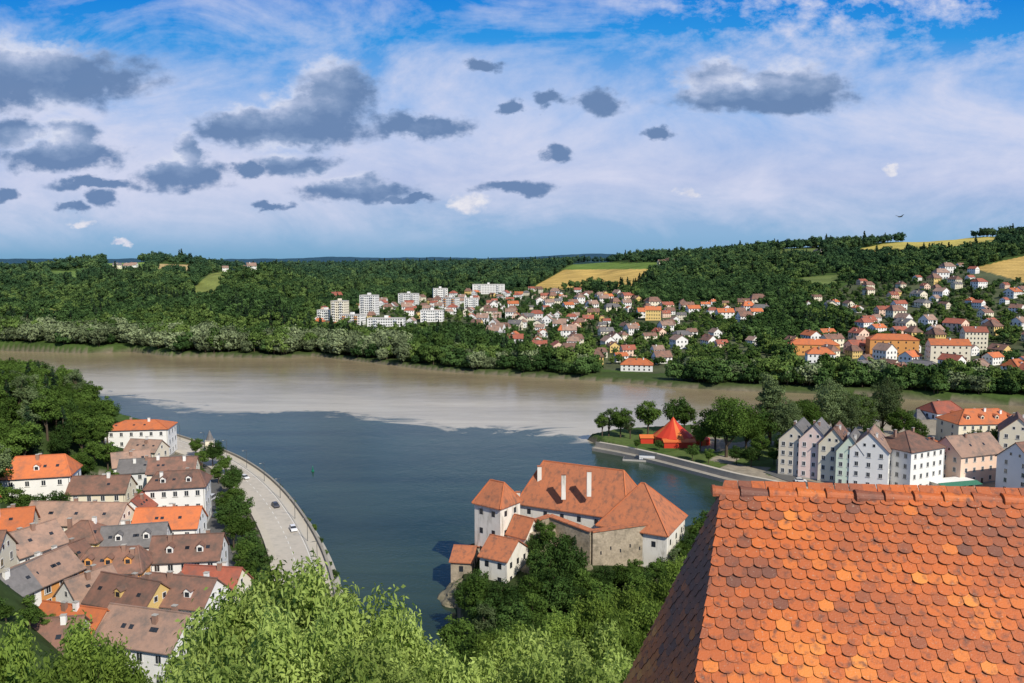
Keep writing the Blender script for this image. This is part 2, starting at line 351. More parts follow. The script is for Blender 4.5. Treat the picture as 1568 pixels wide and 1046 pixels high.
place('river_water',npmesh('river_water',np.stack([X2,Y2,0*X2],-1).reshape(-1,3),Qw,[m],attrs={'inn':('FLOAT',inn)}))
# ---------------------------------------------------------------- trees
def cyl_np(a,b,r0,r1,n=6):
    a=np.array(a,float);b=np.array(b,float); d=b-a; d/=np.linalg.norm(d)+1e-9
    t1=np.cross(d,[0.3,0.9,0.2]); t1/=np.linalg.norm(t1); t2=np.cross(d,t1)
    an=np.arange(n)*2*math.pi/n; ring=np.cos(an)[:,None]*t1+np.sin(an)[:,None]*t2
    V=np.concatenate([a+ring*r0,b+ring*r1]); Fq=np.array([[i,(i+1)%n,n+(i+1)%n,n+i] for i in range(n)]); return V,Fq
def tree_mesh(name,h,rad,th,ncl,nleaf,ls,lm,seed,spray=0,kind='round',asp=0.55,limbs=14,nrand=0.5,cr=(0.2,0.42)):
    g=np.random.default_rng(seed); Vs=[];Fs=[];Ms=[];Cs=[];off=0
    hc=(h-th)/2; zc=th+hc
    if kind=='cone':
        zz=g.random(ncl)**1.3; crr=rad*(1-zz)*0.75; an=g.random(ncl)*6.283
        C=np.stack([crr*np.cos(an),crr*np.sin(an),th+zz*(h-th)*0.96],-1); Rc=rad*(0.16+0.3*(1-zz))
    else:
        d=g.normal(size=(ncl,3)); d/=np.linalg.norm(d,axis=1)[:,None]
        q=g.uniform(0.35,0.85,ncl)[:,None]
        wid=np.where(d[:,2:3]<0,1-0.25*np.abs(d[:,2:3]),1.0)
        C=d*q*np.array([rad,rad,hc])*wid+np.array([g.normal()*0.1*rad,g.normal()*0.1*rad,zc])
        Rc=rad*g.uniform(cr[0],cr[1],ncl)*(1.25-0.5*q[:,0])
    def addc(a,b,r0,r1):
        nonlocal off
        V,Fq=cyl_np(a,b,r0,r1); Vs.append(V);Fs.append(Fq+off);Ms.append(np.zeros(len(Fq)));Cs.append(np.zeros(len(V)));off+=len(V)
    tr=h*0.022
    top=(0,0,zc if kind!='cone' else h*0.95)
    addc((0,0,-2.0),(0,0,th),tr*1.3,tr); addc((0,0,th),top,tr,tr*0.35)
    if kind!='cone':
        for i in range(min(limbs,ncl)):
            s=np.array([0,0,th*0.7+(zc-th*0.7)*g.random()]); mid=(s+C[i])/2+np.array([0,0,-0.03*h*g.random()])
            addc(s,mid,tr*0.5,tr*0.32); addc(mid,C[i],tr*0.32,tr*0.12)
    w=Rc**2; cid=g.choice(ncl,nleaf,p=w/w.sum())
    d=g.normal(size=(nleaf,3)); d[:,2]*=0.85; d/=np.linalg.norm(d,axis=1)[:,None]
    P=C[cid]+d*(Rc[cid]*g.uniform(0.45 if nrand>.3 else .8,1.08,nleaf))[:,None]*np.array([1,1,0.8])
    ccv=g.random(ncl)[cid]*0.6+g.random(nleaf)*0.4
    def leaves(P,nrm,size,cv,asp):
        nonlocal off
        n=len(P); nrm=nrm/ (np.linalg.norm(nrm,axis=1)[:,None]+1e-9)
        t1=np.cross(nrm,g.normal(size=(n,3))); t1/=np.linalg.norm(t1,axis=1)[:,None]; t2=np.cross(nrm,t1)
        sz=(size*g.uniform(0.6,1.3,n))[:,None]
        V=np.stack([P-t1*sz*.5,P+t2*sz*asp*.5+nrm*sz*.08,P+t1*sz*.5-nrm*sz*.06,P-t2*sz*asp*.5+nrm*sz*.08],1).reshape(-1,3)
        Fq=np.arange(4*n).reshape(-1,4)+off; Vs.append(V);Fs.append(Fq);Ms.append(np.ones(n));Cs.append(np.repeat(cv,4)); off+=4*n
    if spray:
        P2=np.repeat(P,spray,0)+g.normal(size=(nleaf*spray,3))*ls*0.55
        nr=np.repeat(d*0.5+np.array([0,0,0.7]),spray,0)+g.normal(size=(nleaf*spray,3))*0.5
        leaves(P2,nr,ls,np.repeat(ccv,spray),asp)
    else:
        leaves(P,d+g.normal(size=(nleaf,3))*nrand+np.array([0,0,0.25]),ls,ccv,asp)
    return npmesh(name,np.concatenate(Vs),np.concatenate(Fs),[BARK,lm],np.concatenate(Ms),{'cv':('FLOAT',np.concatenate(Cs))})
L_mid=leafmat('foliage_mid_green',(0.038,0.082,0.018),(0.12,0.19,0.04),0.25)
L_dark=leafmat('foliage_dark',(0.024,0.056,0.016),(0.07,0.12,0.03),0.2)
L_pale=leafmat('foliage_willow',(0.07,0.11,0.045),(0.17,0.22,0.10),0.25)
L_con=leafmat('foliage_conifer',(0.012,0.03,0.018),(0.035,0.06,0.026),0)
F_a=leafmat('forest_green',(0.040,0.085,0.022),(0.115,0.165,0.042),0,rand=.6,haze_tint=True)
F_b=leafmat('forest_dark_green',(0.025,0.060,0.020),(0.07,0.12,0.035),0,rand=.6,haze_tint=True)
F_p=leafmat('willow_grey_green',(0.09,0.125,0.06),(0.20,0.24,0.125),0,rand=.5)
L_fore=leafmat('foliage_bright',(0.13,0.21,0.035),(0.42,0.52,0.15),0.4)
L_fore2=leafmat('foliage_fresh',(0.07,0.13,0.02),(0.24,0.33,0.07),0.4)
mid=[tree_mesh('tree_a',12,4.6,2.2,34,3600,0.62,L_mid,1),tree_mesh('tree_b',13,4.2,2.5,30,3200,0.62,L_mid,2),tree_mesh('tree_c',11,5.2,1.8,36,3800,0.62,L_dark,3),tree_mesh('tree_d',14,4.0,2.2,34,3600,0.6,L_pale,4)]
conm=tree_mesh('conifer_a',15,3.2,1.2,60,3200,0.6,L_con,5,kind='cone')
big=[tree_mesh('broad_tree',24,9.5,3.5,70,11000,0.75,L_mid,41,limbs=30),tree_mesh('poplar_tree',32,5.6,3,80,11000,0.7,L_pale,42,limbs=30),tree_mesh('broad_tree_pale',25,8.5,3,70,11000,0.72,L_pale,43,limbs=30)]
kw=dict(limbs=0,asp=.9,nrand=.28,cr=(.3,.5))
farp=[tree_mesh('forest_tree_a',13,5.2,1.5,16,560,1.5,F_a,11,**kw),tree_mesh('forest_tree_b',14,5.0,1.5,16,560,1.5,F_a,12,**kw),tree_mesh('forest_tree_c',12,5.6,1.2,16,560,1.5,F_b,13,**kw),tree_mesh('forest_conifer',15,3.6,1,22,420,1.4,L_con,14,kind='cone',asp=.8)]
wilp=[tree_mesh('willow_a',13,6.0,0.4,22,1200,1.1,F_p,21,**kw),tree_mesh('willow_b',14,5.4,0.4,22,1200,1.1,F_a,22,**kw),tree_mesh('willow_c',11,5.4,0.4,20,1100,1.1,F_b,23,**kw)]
def scatter(name,pts,scl,idxs,protos):
    c=bpy.data.collections.new(name+'_species')
    for i,p in enumerate(protos):
        ob=bpy.data.objects.new('%02d_%s'%(i,p.name),p); c.objects.link(ob)
    me=bpy.data.meshes.new(name); n=len(pts); me.vertices.add(n); me.vertices.foreach_set('co',np.asarray(pts,dtype=np.float32).ravel())
    a=me.attributes.new('scl','FLOAT_VECTOR','POINT'); a.data.foreach_set('vector',np.asarray(scl,dtype=np.float32).ravel())
    a=me.attributes.new('rot','FLOAT_VECTOR','POINT'); rr=np.zeros((n,3),np.float32); rr[:,2]=rng.random(n)*6.28; a.data.foreach_set('vector',rr.ravel())
    a=me.attributes.new('pid','INT','POINT'); a.data.foreach_set('value',np.asarray(idxs,dtype=np.int32))
    ob=place(name,me); g=bpy.data.node_groups.new(name+'_gn','GeometryNodeTree')
    g.interface.new_socket('Geometry',in_out='INPUT',socket_type='NodeSocketGeometry'); g.interface.new_socket('Geometry',in_out='OUTPUT',socket_type='NodeSocketGeometry')
    gi=g.nodes.new('NodeGroupInput'); go=g.nodes.new('NodeGroupOutput'); ip=g.nodes.new('GeometryNodeInstanceOnPoints')
    ci=g.nodes.new('GeometryNodeCollectionInfo'); ci.inputs['Collection'].default_value=c; ci.inputs['Separate Children'].default_value=True; ci.inputs['Reset Children'].default_value=True
    def na(nm,ty):
        q=g.nodes.new('GeometryNodeInputNamedAttribute'); q.data_type=ty; q.inputs['Name'].default_value=nm; return q.outputs['Attribute']
    g.links.new(gi.outputs[0],ip.inputs['Points']); g.links.new(ci.outputs[0],ip.inputs['Instance']); ip.inputs['Pick Instance'].default_value=True
    g.links.new(na('pid','INT'),ip.inputs['Instance Index']); g.links.new(na('rot','FLOAT_VECTOR'),ip.inputs['Rotation']); g.links.new(na('scl','FLOAT_VECTOR'),ip.inputs['Scale'])
    g.links.new(ip.outputs[0],go.inputs[0]); md=ob.modifiers.new('scatter','NODES'); md.node_group=g; return ob
# ---------------------------------------------------------------- houses
def add_windows(mb,w,d,h,z0,floors,nx,ny,detail,fr=FRAME,ww=1.1,wh=1.5,sides='fblr'):
    fh=h/floors
    for s in sides:
        if s in 'fb': L=w;n=nx; sg=-1 if s=='f' else 1; T=(1,0);Nn=(0,sg);off=(0,sg*d/2)
        else: L=d;n=ny; sg=-1 if s=='l' else 1; T=(0,1);Nn=(sg,0);off=(sg*w/2,0)
        if n<=0: continue
        for k in range(floors):
            for i in range(n):
                a=(i+0.5)/n*L-L/2; a*=0.94
                zc=z0+k*fh+fh*0.55
                c=(off[0]+T[0]*a,off[1]+T[1]*a,zc)
                if detail:
                    if k==0 and s=='f' and i==n//2:
                        c2=(c[0],c[1],z0+1.15); mb.obox(c2,T,Nn,1.35,2.3,-0.05,0.05,fr); mb.obox((c2[0],c2[1],z0+1.08),T,Nn,1.1,2.1,0.0,0.07,WOODD); continue
                    mb.obox(c,T,Nn,ww+0.3,wh+0.3,-0.05,0.05,fr)
                    for q in (-1,1): mb.obox((c[0]+T[0]*q*ww*0.26,c[1]+T[1]*q*ww*0.26,zc),T,Nn,ww*0.44,wh,0.0,0.062,GLASS)
                    mb.obox((c[0],c[1],zc-wh/2-0.2),T,Nn,ww+0.5,0.1,0.0,0.16,CONC)
                else: mb.obox(c,T,Nn,ww,wh,-0.02,0.05,GLASS)
def build_house(w,d,h,rh,wall,roof,kind='gable',floors=2,nx=4,ny=2,chim=2,dorm=0,detail=True,seed=0,z0=0.0,fr=None,plinth=True,ov=0.5):
    g=random.Random(seed); mb=MB(); wm=W[wall]; rm=R[roof]; fr=fr or FRAME
    mb.box(-w/2,w/2,-d/2,d/2,-4,h,wm)
    if plinth and detail: mb.box(-w/2-.06,w/2+.06,-d/2-.06,d/2+.06,-4,0.5,CONC)
    sl=rh/(d/2); ze=h-ov*sl+0.05; zr=h+rh+0.05; X0=w/2+ov*0.8; Y0=d/2+ov; th=0.25
    if kind=='gable':
        for sg in (-1,1):
            mb.poly([(sg*w/2,-d/2,h),(sg*w/2,d/2,h),(sg*w/2,0,h+rh)],wm)
            a=[(-X0,sg*Y0,ze),(X0,sg*Y0,ze),(X0,0,zr),(-X0,0,zr)]
            mb.hexa([(p[0],p[1],p[2]) for p in a]+[(p[0],p[1],p[2]+th) for p in a],rm)
        mb.box(-X0-.02,X0+.02,-0.18,0.18,zr+th-0.1,zr+th+0.08,rm)
        if detail and ny>0:
            for sg in (-1,1):
                for a in ((-d*0.12,d*0.12) if d>9 else (0,)):
                    mb.obox((sg*w/2,a,h+rh*0.3),(0,1),(sg,0),1.1,1.3,-0.05,0.05,fr); mb.obox((sg*w/2,a,h+rh*0.3),(0,1),(sg,0),0.8,1.0,0,0.065,GLASS)
    else:
        ins=min(w/2*0.999,d/2*(1.0 if kind=='hip' else 0.45)); rx=max(w/2-ins,0.05)
        E=[(-X0,-Y0,ze),(X0,-Y0,ze),(X0,Y0,ze),(-X0,Y0,ze)]; T=[(p[0],p[1],p[2]+th) for p in E]
        A_=(-rx,0,zr+th);B_=(rx,0,zr+th)
        mb.poly(E,rm)
        for i in range(4): mb.poly([E[i],E[(i+1)%4],T[(i+1)%4],T[i]],rm)
        mb.poly([T[0],T[1],B_,A_],rm); mb.poly([T[2],T[3],A_,B_],rm); mb.poly([T[1],T[2],B_],rm); mb.poly([T[3],T[0],A_],rm)
        hm=R['orange'] if roof=='castle' else rm
        for p,q in ((T[0],A_),(T[3],A_),(T[1],B_),(T[2],B_),(A_,B_)):
            if np.linalg.norm(np.array(p)-np.array(q))>.3: mb.bar(p,q,.17,hm)
    if detail:
        for sg in (-1,1):
            mb.box(-X0,X0,sg*Y0-.08,sg*Y0+.08,ze-.02,ze+.1,METAL)
            mb.box(w/2-.4,w/2-.28,sg*(d/2+.02)-.06,sg*(d/2+.02)+.06,0,h-.1,METAL)
    if detail or nx: add_windows(mb,w,d,h,0,floors,nx,ny,detail,fr)
    for i in range(chim):
        cx=g.uniform(-w*0.32,w*0.32); cy=g.choice((-1,1))*d*g.uniform(0.05,0.18); zt=h+rh-abs(cy)*sl
        mb.box(cx-.45,cx+.45,cy-.35,cy+.35,zt-1,zt+1.7,BRICKC if g.random()<.6 else W['white']); mb.box(cx-.52,cx+.52,cy-.42,cy+.42,zt+1.7,zt+1.82,CONC)
    for i in range(dorm):
        cx=-w/2+(i+0.5)/dorm*w*0.86+w*0.07
        for sg in (-1,1):
            y1=sg*d/2*0.72; z1=h+rh-abs(y1)*sl+0.2; yb=sg*max(0.0,abs(y1)-1.9/sl)
            dw=0.75; ylo,yhi=min(y1,yb),max(y1,yb)
            mb.box(cx-dw,cx+dw,ylo,yhi,z1-0.6,z1+1.35,wm)
            mb.obox((cx,y1,z1+0.7),(1,0),(0,sg),0.95,0.95,0,0.06,GLASS)
            for s2 in (-1,1):
                P=[(cx,ylo-.2,z1+2.0),(cx+s2*(dw+.25),ylo-.2,z1+1.3),(cx+s2*(dw+.25),yhi+.2,z1+1.3),(cx,yhi+.2,z1+2.0)]
                mb.hexa(P+[(p[0],p[1],p[2]+.14) for p in P],rm)
            mb.poly([(cx-dw,y1,z1+1.35),(cx+dw,y1,z1+1.35),(cx,y1,z1+2.0)],wm)
    if detail:
        for i in range(g.randint(1,4)):
            cx=g.uniform(-w*0.38,w*0.38)
            for sg in (-1,):
                ya,yb=sg*d*0.30,sg*d*0.24; za=h+rh-abs(ya)*sl+0.36; zb=h+rh-abs(yb)*sl+0.36
                mb.hexa([(cx-.45,ya,za-.1),(cx+.45,ya,za-.1),(cx+.45,yb,zb-.1),(cx-.45,yb,zb-.1),(cx-.45,ya,za),(cx+.45,ya,za),(cx+.45,yb,zb),(cx-.45,yb,zb)],GLASS)
    return mb
rad=math.radians
def H_(name,u,v,z,w,d,h,rh,wall,roof,rot,**k):
    x,y=G(u,v,z); build_house(w,d,h,rh,wall,roof,seed=int(u*7+v),**k).obj(name,(x,y,z),rad(rot))
vill=[(218,696,4,25,13,12,2.6,'white','orange',8,dict(kind='hip',floors=3,nx=6,ny=3)),
(226,718,5,13,9,8,3.5,'beige','lbrown',-10,dict()),
(240,748,5,23,10,7.5,3.5,'grey','grey',14,dict(nx=5)),
(276,800,5,17,11,12.5,3.6,'white','brown',12,dict(kind='hhip',floors=3,nx=5,ny=3,dorm=2)),
(268,765,5,15,9,10.5,4,'cream','brown',10,dict(floors=3)),
(158,785,8,17,9,7.5,4,'cream','brown',5,dict(nx=4)),
(66,764,12,19,12,8.5,5,'white','orange',14,dict(kind='hhip',nx=4,dorm=1)),
(125,838,8,26,10,8,4.4,'beige','lbrown',-3,dict(nx=6)),
(262,846,5,17,10,8.5,4.2,'white','orange',6,dict(nx=4)),
(134,870,8,11,9,8.5,3.6,'yellow','brown',-3,dict(kind='hip')),
(210,877,6,15,9.5,8.5,4.0,'white','grey',14,dict(dorm=2)),
(178,926,6,15,9.5,9.5,4.0,'orange','brown',6,dict(kind='hhip',dorm=3,nx=4)),
(292,908,5,16,10,10,4.4,'white','brown',8,dict(dorm=2,nx=5,floors=3)),
(15,850,10,12,9,8,4,'cream','orange',20,dict()),
(52,885,9,12,9,8,4.6,'white','lbrown',65,dict()),
(62,945,8,15,9.5,9,4.2,'orange','lbrown',72,dict(floors=3)),
(14,970,8,16,9,9,4,'white','grey',75,dict(floors=3)),
(205,990,6,15,9.5,10.5,4.2,'yellow','brown',-20,dict(dorm=1,floors=3)),
(285,990,5,15,10,11,4.2,'white','brown',-12,dict(floors=3,dorm=2)),
(235,1055,5,17,11,11,4.5,'white','lbrown',-15,dict(floors=3)),
(120,1030,7,14,10,9,4.2,'peach','orange',-15,dict()),
(60,1060,8,16,11,9,4.5,'white','brown',10,dict()),
(-40,900,13,14,10,8,4.5,'cream','brown',10,dict()),(-60,820,18,14,10,8,4.5,'white','orange',10,dict()),
(202,742,6,12,9,8,4,'white','lbrown',30,dict()),(98,915,8,12,8,8,3.8,'cream','brown',70,dict()),
(330,955,5,13,9,9,4,'cream','red',-8,dict(dorm=1)),(140,960,7,10,8,8,4,'white','lbrown',60,dict()),(215,812,6,11,7.5,7,3.6,'white','red',95,dict())]
for a in vill: H_('village_house',*a[:10],**a[10])
pen=[(1222,722,3,12,17,14,6,'beige','grey',4,4),(1250,727,3,11,16,15,6,'pink','grey',4,3),(1278,732,3,10,16,14.5,6,'cream','brown',4,3),
(1303,738,3,9,16,13,6,'mint','grey',4,3),(1332,742,3,13,16,14.5,6.5,'white','lbrown',4,3)]
for (u,v,z,fw,dep,h,rh,wl,rf,fl,ny) in pen:
    x,y=G(u,v,z); build_house(dep,fw,h,rh,wl,rf,kind='gable',floors=fl,nx=4,ny=ny,chim=2,seed=u).obj('old_town_house',(x,y,z),rad(60))
H_('old_town_house',1386,742,3,19,17,15,5,'white','brown',28,kind='hip',floors=4,nx=5,ny=5,chim=3)
H_('old_town_house',1420,730,3,14,14,11,4,'white','orange',28,kind='hip',floors=3)
H_('old_town_house',1478,733,3,22,14,11,6,'peach','lbrown',20,kind='gable',floors=3,nx=5,ny=3,chim=2)
H_('old_town_house',1500,680,3,32,16,11,5,'cream','orange',5,kind='hip',floors=3,nx=8,dorm=4,chim=3)
H_('old_town_house',1555,700,3,16,13,12,6,'cream','brown',60,kind='gable',floors=3,nx=4,ny=3)
H_('old_town_house',1585,755,3,22,14,13,6,'grey','brown',20,kind='gable',floors=4,nx=5)
H_('old_town_house',1640,720,3,22,14,13,6,'white','red',20,kind='hip',floors=4,nx=5)
# ---------------------------------------------------------------- castle
cas=bpy.data.objects.new('riverside_castle',None); S.collection.objects.link(cas)
def castle_block(nm,cx,cy,w,d,z0,h,rh,rot,kind,wall='castle',wn=(3,3,2),**k):
    mb=build_house(w,d,h,rh,wall,'castle',kind=kind,floors=wn[2],nx=wn[0],ny=wn[1],chim=0,detail=False,seed=3,**k)
    return mb.obj(nm,(cx,cy,z0),rad(rot),cas)
fx,fy=WY(766,775,205)[:2]; s_=8.8
cx=fx+(-s_*math.cos(rad(37))+s_*math.sin(rad(37)))/2; cy=fy+(s_*math.sin(rad(37))+s_*math.cos(rad(37)))/2
zt=WY(766,775,205)[2]
castle_block('tower',cx,cy,s_,s_,0,zt-.3,5,-37,'hhip',wn=(2,2,4),ov=.6)
castle_block('main_hall',20.5,226,33,18,0,16.2,10.2,-27,'hhip',wn=(6,3,3),ov=.7)
castle_block('east_wing',36,214,19,18,0,14.8,9.8,-27,'hip',wn=(3,3,2),ov=.7)
mb=MB()
for (u,v,y) in ((863,735,219),(902,730,216),(826,722,228),(793,762,213)):
    x,yy,z=WY(u,v,y); mb.box(x-.6,x+.6,yy-.5,yy+.5,z-5.5,z+1.5,W['castle']); mb.box(x-.7,x+.7,yy-.6,yy+.6,z+1.5,z+1.7,R['castle'])
mb.obj('chimneys',parent=cas)
mb=MB()
def wall_seg(p,q,z0,z1a,z1b,th,mt,cop=True):
    p=np.array(p);q=np.array(q); d=(q-p)/np.linalg.norm(q-p); n=np.array([-d[1],d[0]])*th/2
    c=[p-n,q-n,q+n,p+n]; zt=[z1a,z1b,z1b,z1a]
    mb.hexa([(a[0],a[1],z0) for a in c]+[(a[0],a[1],z) for a,z in zip(c,zt)],mt)
    if cop:
        n2=n*1.35; c=[p-n2-d*.1,q-n2+d*.1,q+n2+d*.1,p+n2-d*.1]
        mb.hexa([(a[0],a[1],z+.01) for a,z in zip(c,zt)]+[(a[0],a[1],z+.3) for a,z in zip(c,zt)],R['castle'])
a=WY(906,814,201); b_=WY(993,802,206); c_=WY(842,790,209); e_=WY(812,800,206)
wall_seg(a[:2],b_[:2],-2,a[2],b_[2],1.6,W['stone']); wall_seg(c_[:2],a[:2],-2,c_[2],a[2],1.6,W['stone']); wall_seg(b_[:2],(b_[0]+3,b_[1]+10),-2,b_[2],b_[2],1.4,W['stone'])
wall_seg(e_[:2],c_[:2],-2,e_[2],c_[2],1.4,W['stone'])
mb.cyl(c_[0]-3,c_[1]-1.5,-2,c_[2]-3,5.5,4.6,W['stone'],16)
for i in range(5):
    t_=0.15+0.17*i; x=a[0]*(1-t_)+b_[0]*t_; y=a[1]*(1-t_)+b_[1]*t_
    mb.box(x-.3,x+.3,y-.86,y-.5,9.5+(i%2),10.4+(i%2),GLASS)
mb.obj('curtain_wall',parent=cas)
x,y,_=WY(778,850,196); castle_block('gate_building',x-1,y+3,8,11,0,11,3.6,-30,'gable',wn=(2,3,3))
x,y,_=WY(712,880,203); castle_block('river_outbuilding',x,y+2,5.5,11,0,8,2.2,-8,'gable',wall='stone',wn=(1,3,2))
x,y,_=WY(803,850,203); castle_block('lower_gate_roof',x,y+4,6,7,0,13.5,4,-37,'gable',wn=(2,2,2))
def rock(nm,cx,cy,cz,rx,ry,rz,mt,parent=None):
    import bmesh
    bm=bmesh.new(); bmesh.ops.create_icosphere(bm,subdivisions=5,radius=1)
    for v in bm.verts:
        p=np.array(v.co); n=0
        for i,(a,ph_) in enumerate(_w[:10]):
            dv=np.array([math.cos(a),math.sin(a),math.cos(ph_*2)]); n+=math.sin(p.dot(dv)*(3+i*1.7)+ph_)*0.5/(1+i*.6)
        n=round(n*4)/4*0.5+n*0.5
        v.co=Vector(p*(1+0.22*n)*np.array([rx,ry,rz]))
    me=bpy.data.meshes.new(nm); bm.to_mesh(me); bm.free(); me.materials.append(mt); return place(nm,me,(cx,cy,cz),0,parent)
ROCK=surf('cliff_rock',(0.28,0.24,0.17),0.95,0.6,0.6,col2=(0.08,0.08,0.04),bump=.8,bscale=1.2,objrand=0)
x,y,_=WY(845,870,203); rock('castle_rock',x,y,0,13,8,10,ROCK)
x,y,_=WY(730,930,190); rock('castle_rock',x+3,y+6,-2,12,9,6,ROCK)
# ---------------------------------------------------------------- ribbons: roads
def offs(L,w):
    d=np.gradient(L,axis=0); d/=np.linalg.norm(d,axis=1)[:,None]; n=np.stack([d[:,1],-d[:,0]],1); return L+n*w
def ribbon(nm,L,a,b,z0,z1,mt,solid=True,gap=None,parent=None):
    A_=offs(L,a);B_=offs(L,b); mb=MB()
    for i in range(len(L)-1):
        if gap and (i//gap)%2: continue
        c=[A_[i],A_[i+1],B_[i+1],B_[i]]
        if solid: mb.hexa([(p[0],p[1],z0) for p in c]+[(p[0],p[1],z1) for p in c],mt)
        else: mb.poly([(p[0],p[1],z1) for p in c],mt)
    return mb.obj(nm,parent=parent)
PAVE=surf('road_concrete_pale',(0.52,0.47,0.40),0.9,0.2,0.5,objrand=0,blotch=(.38,.35,.30)); ASPH=surf('road_asphalt',(0.12,0.118,0.115),0.9,0.2,0.6,objrand=0)
WALK=surf('paved_promenade',(0.52,0.47,0.39),0.9,0.15,0.6,objrand=0); PAINT=surf('road_paint',(0.75,0.75,0.72),0.7,0.1,2,objrand=0)
sgn=1 if offs(RL,1)[40][0]>RL[40][0] else -1
ribbon('riverside_road',RL,sgn*-5.0,sgn*4.0,3.0,4.15,PAVE)
ribbon('road_kerb',RL,sgn*4.0,sgn*4.3,3.0,4.28,CONC); ribbon('promenade',RL,sgn*4.3,sgn*7.2,2.8,4.24,WALK)
ribbon('quay_wall',RL,sgn*7.2,sgn*7.9,-3,5.1,STONEW); ribbon('lower_promenade',RL,sgn*7.9,sgn*10.0,-3,1.6,CONC)
ribbon('road_marking',RL,sgn*-0.6,sgn*-0.45,4.15,4.156,PAINT,False,gap=1); ribbon('road_edge_line',RL,sgn*3.6,sgn*3.75,4.15,4.156,PAINT,False)
ribbon('pavement',RL,sgn*-7.0,sgn*-5.0,3.0,4.27,WALK)
ribbon('village_street',VL,-3.2,3.2,3.5,5.05,ASPH); ribbon('street_pavement',VL,3.2,5,3.5,5.17,WALK)
PL=catmull([G(u,v,3.0) for u,v in [(915,678),(960,686),(1010,697),(1070,712),(1130,727),(1190,739),(1280,760),(1400,790)]],8)
sp_=1 if offs(PL,1)[20][1]<PL[20][1] else -1
ribbon('quay_path',PL,sp_*-2.2,sp_*1.2,2.2,3.12,WALK); ribbon('quay_parapet',PL,sp_*1.2,sp_*1.6,0,3.7,STONEW); ribbon('quay_embankment',PL,sp_*1.6,sp_*4.5,-3,1.4,STONEW)
QL=catmull([G(u,v,3.0) for u,v in [(1180,722),(1215,735),(1280,750),(1345,764),(1420,778)]],8)
ribbon('quay_street',QL,-3.5,3.5,2.4,3.2,ASPH)
# ---------------------------------------------------------------- cars
def car(u,v,z,rot,colr,van=False):
    pm=surf('car_paint_'+'_'.join(str(c) for c in colr),colr,0.3,0.03,1,spec=0.6); mb=MB(); L=4.3; w=0.88
    body=[(-L/2,.35),(-L/2,.8),(-L/2+.1,.92),(-.9,.95),(.95,.95),(L/2-.15,.78),(L/2,.6),(L/2,.35)]
    cab=[(-L/2+.25,.94),(-L/2+.6,1.42),(-.2,1.48),(.35,1.42),(1.05,.94)]
    if van: cab=[(-L/2+.05,.94),(-L/2+.15,1.85),(.9,1.85),(1.45,.94)]
    def ext(pr,w0,w1,m1,m2):
        n=len(pr)
        A_=[(p[0],-(w0 if p[1]<.96 else w1),p[1]) for p in pr];B_=[(p[0],(w0 if p[1]<.96 else w1),p[1]) for p in pr]
        mb.poly(A_,m2);mb.poly(B_[::-1],m2)
        for i in range(n): j=(i+1)%n; mb.poly([A_[i],A_[j],B_[j],B_[i]],m2 if (m2 is GLASS and pr[i][1]<1.0 or m2 is GLASS and pr[j][1]<1.0) else m1)
    ext(body,w,w,pm,pm); ext(cab,w-.04,w-.2,pm,GLASS)
    for sx in (-1.35,1.35):
        for sy in (-1,1):
            n=12; a=[(sx+.33*math.cos(k*math.pi/6),sy*w-.02*sy,.33+.33*math.sin(k*math.pi/6)) for k in range(n)]; b2=[(p[0],p[1]+sy*.06,p[2]) for p in a]
            for k in range(n): mb.poly([a[k],a[(k+1)%n],b2[(k+1)%n],b2[k]],METAL)
            mb.poly(b2,METAL)
    x,y=G(u,v,z); mb.obj('car',(x,y,z),rad(rot))
car(375,733,4.16,-45,(0.7,0.7,0.7)); car(449,812,4.16,-65,(0.7,0.7,0.72)); car(1226,738,3.2,-10,(0.7,0.7,0.7)); car(1341,755,3.2,-10,(0.5,0.02,0.02)); car(1258,746,3.2,-10,(0.05,0.05,0.06))
car(321,833,5.1,80,(0.75,0.75,0.75)); car(333,790,5.1,85,(0.04,0.05,0.08)); car(1300,752,3.2,-10,(0.3,0.3,0.32),True); car(325,765,5.1,85,(0.6,0.6,0.6),True); car(422,776,4.16,-58,(0.05,0.05,0.06))
# ---------------------------------------------------------------- tent, pontoon, buoy
x,y=G(1030,678,3); mb=MB(); TR=surf('tent_red',(0.55,0.045,0.02),0.6,0.1,2,objrand=0); TO=surf('tent_orange',(0.62,0.16,0.04),0.6,0.1,2,objrand=0)
def conet(cx,cy,r,z0,z1,z2,n=16):
    for i in range(n):
        a=i*2*math.pi/n;b2=(i+1)*2*math.pi/n; mt=TR if i%4 else TO
        c0,s0,c1,s1=math.cos(a),math.sin(a),math.cos(b2),math.sin(b2)
        prof=[(r*1.0,z0),(r,z1),(r*.5,z1+(z2-z1)*.42),(r*.18,z1+(z2-z1)*.76),(0.15,z2)]
        for (r0,h0),(r1,h1) in zip(prof[:-1],prof[1:]):
            mb.poly([(cx+r0*c0,cy+r0*s0,h0),(cx+r0*c1,cy+r0*s1,h0),(cx+r1*c1,cy+r1*s1,h1),(cx+r1*c0,cy+r1*s0,h1)],mt)
conet(0,0,9.0,0,3.5,12); conet(12,-2,4.5,0,2.6,5); mb.box(-15,-9,-2,3,0,2.6,TR); mb.poly([(-15.3,-2.4,2.55),(-8.7,-2.4,2.55),(-8.7,.5,3.8),(-15.3,.5,3.8)],TO); mb.box(-6,8,-11,-8,0,2.8,TR); mb.poly([(-6.3,-11.4,2.6),(8.3,-11.4,2.6),(8.3,-7.5,3.6),(-6.3,-7.5,3.6)],TO)
mb.cyl(0,0,12,14,.08,.05,METAL,6)
mb.obj('circus_tent',(x,y,3),0)
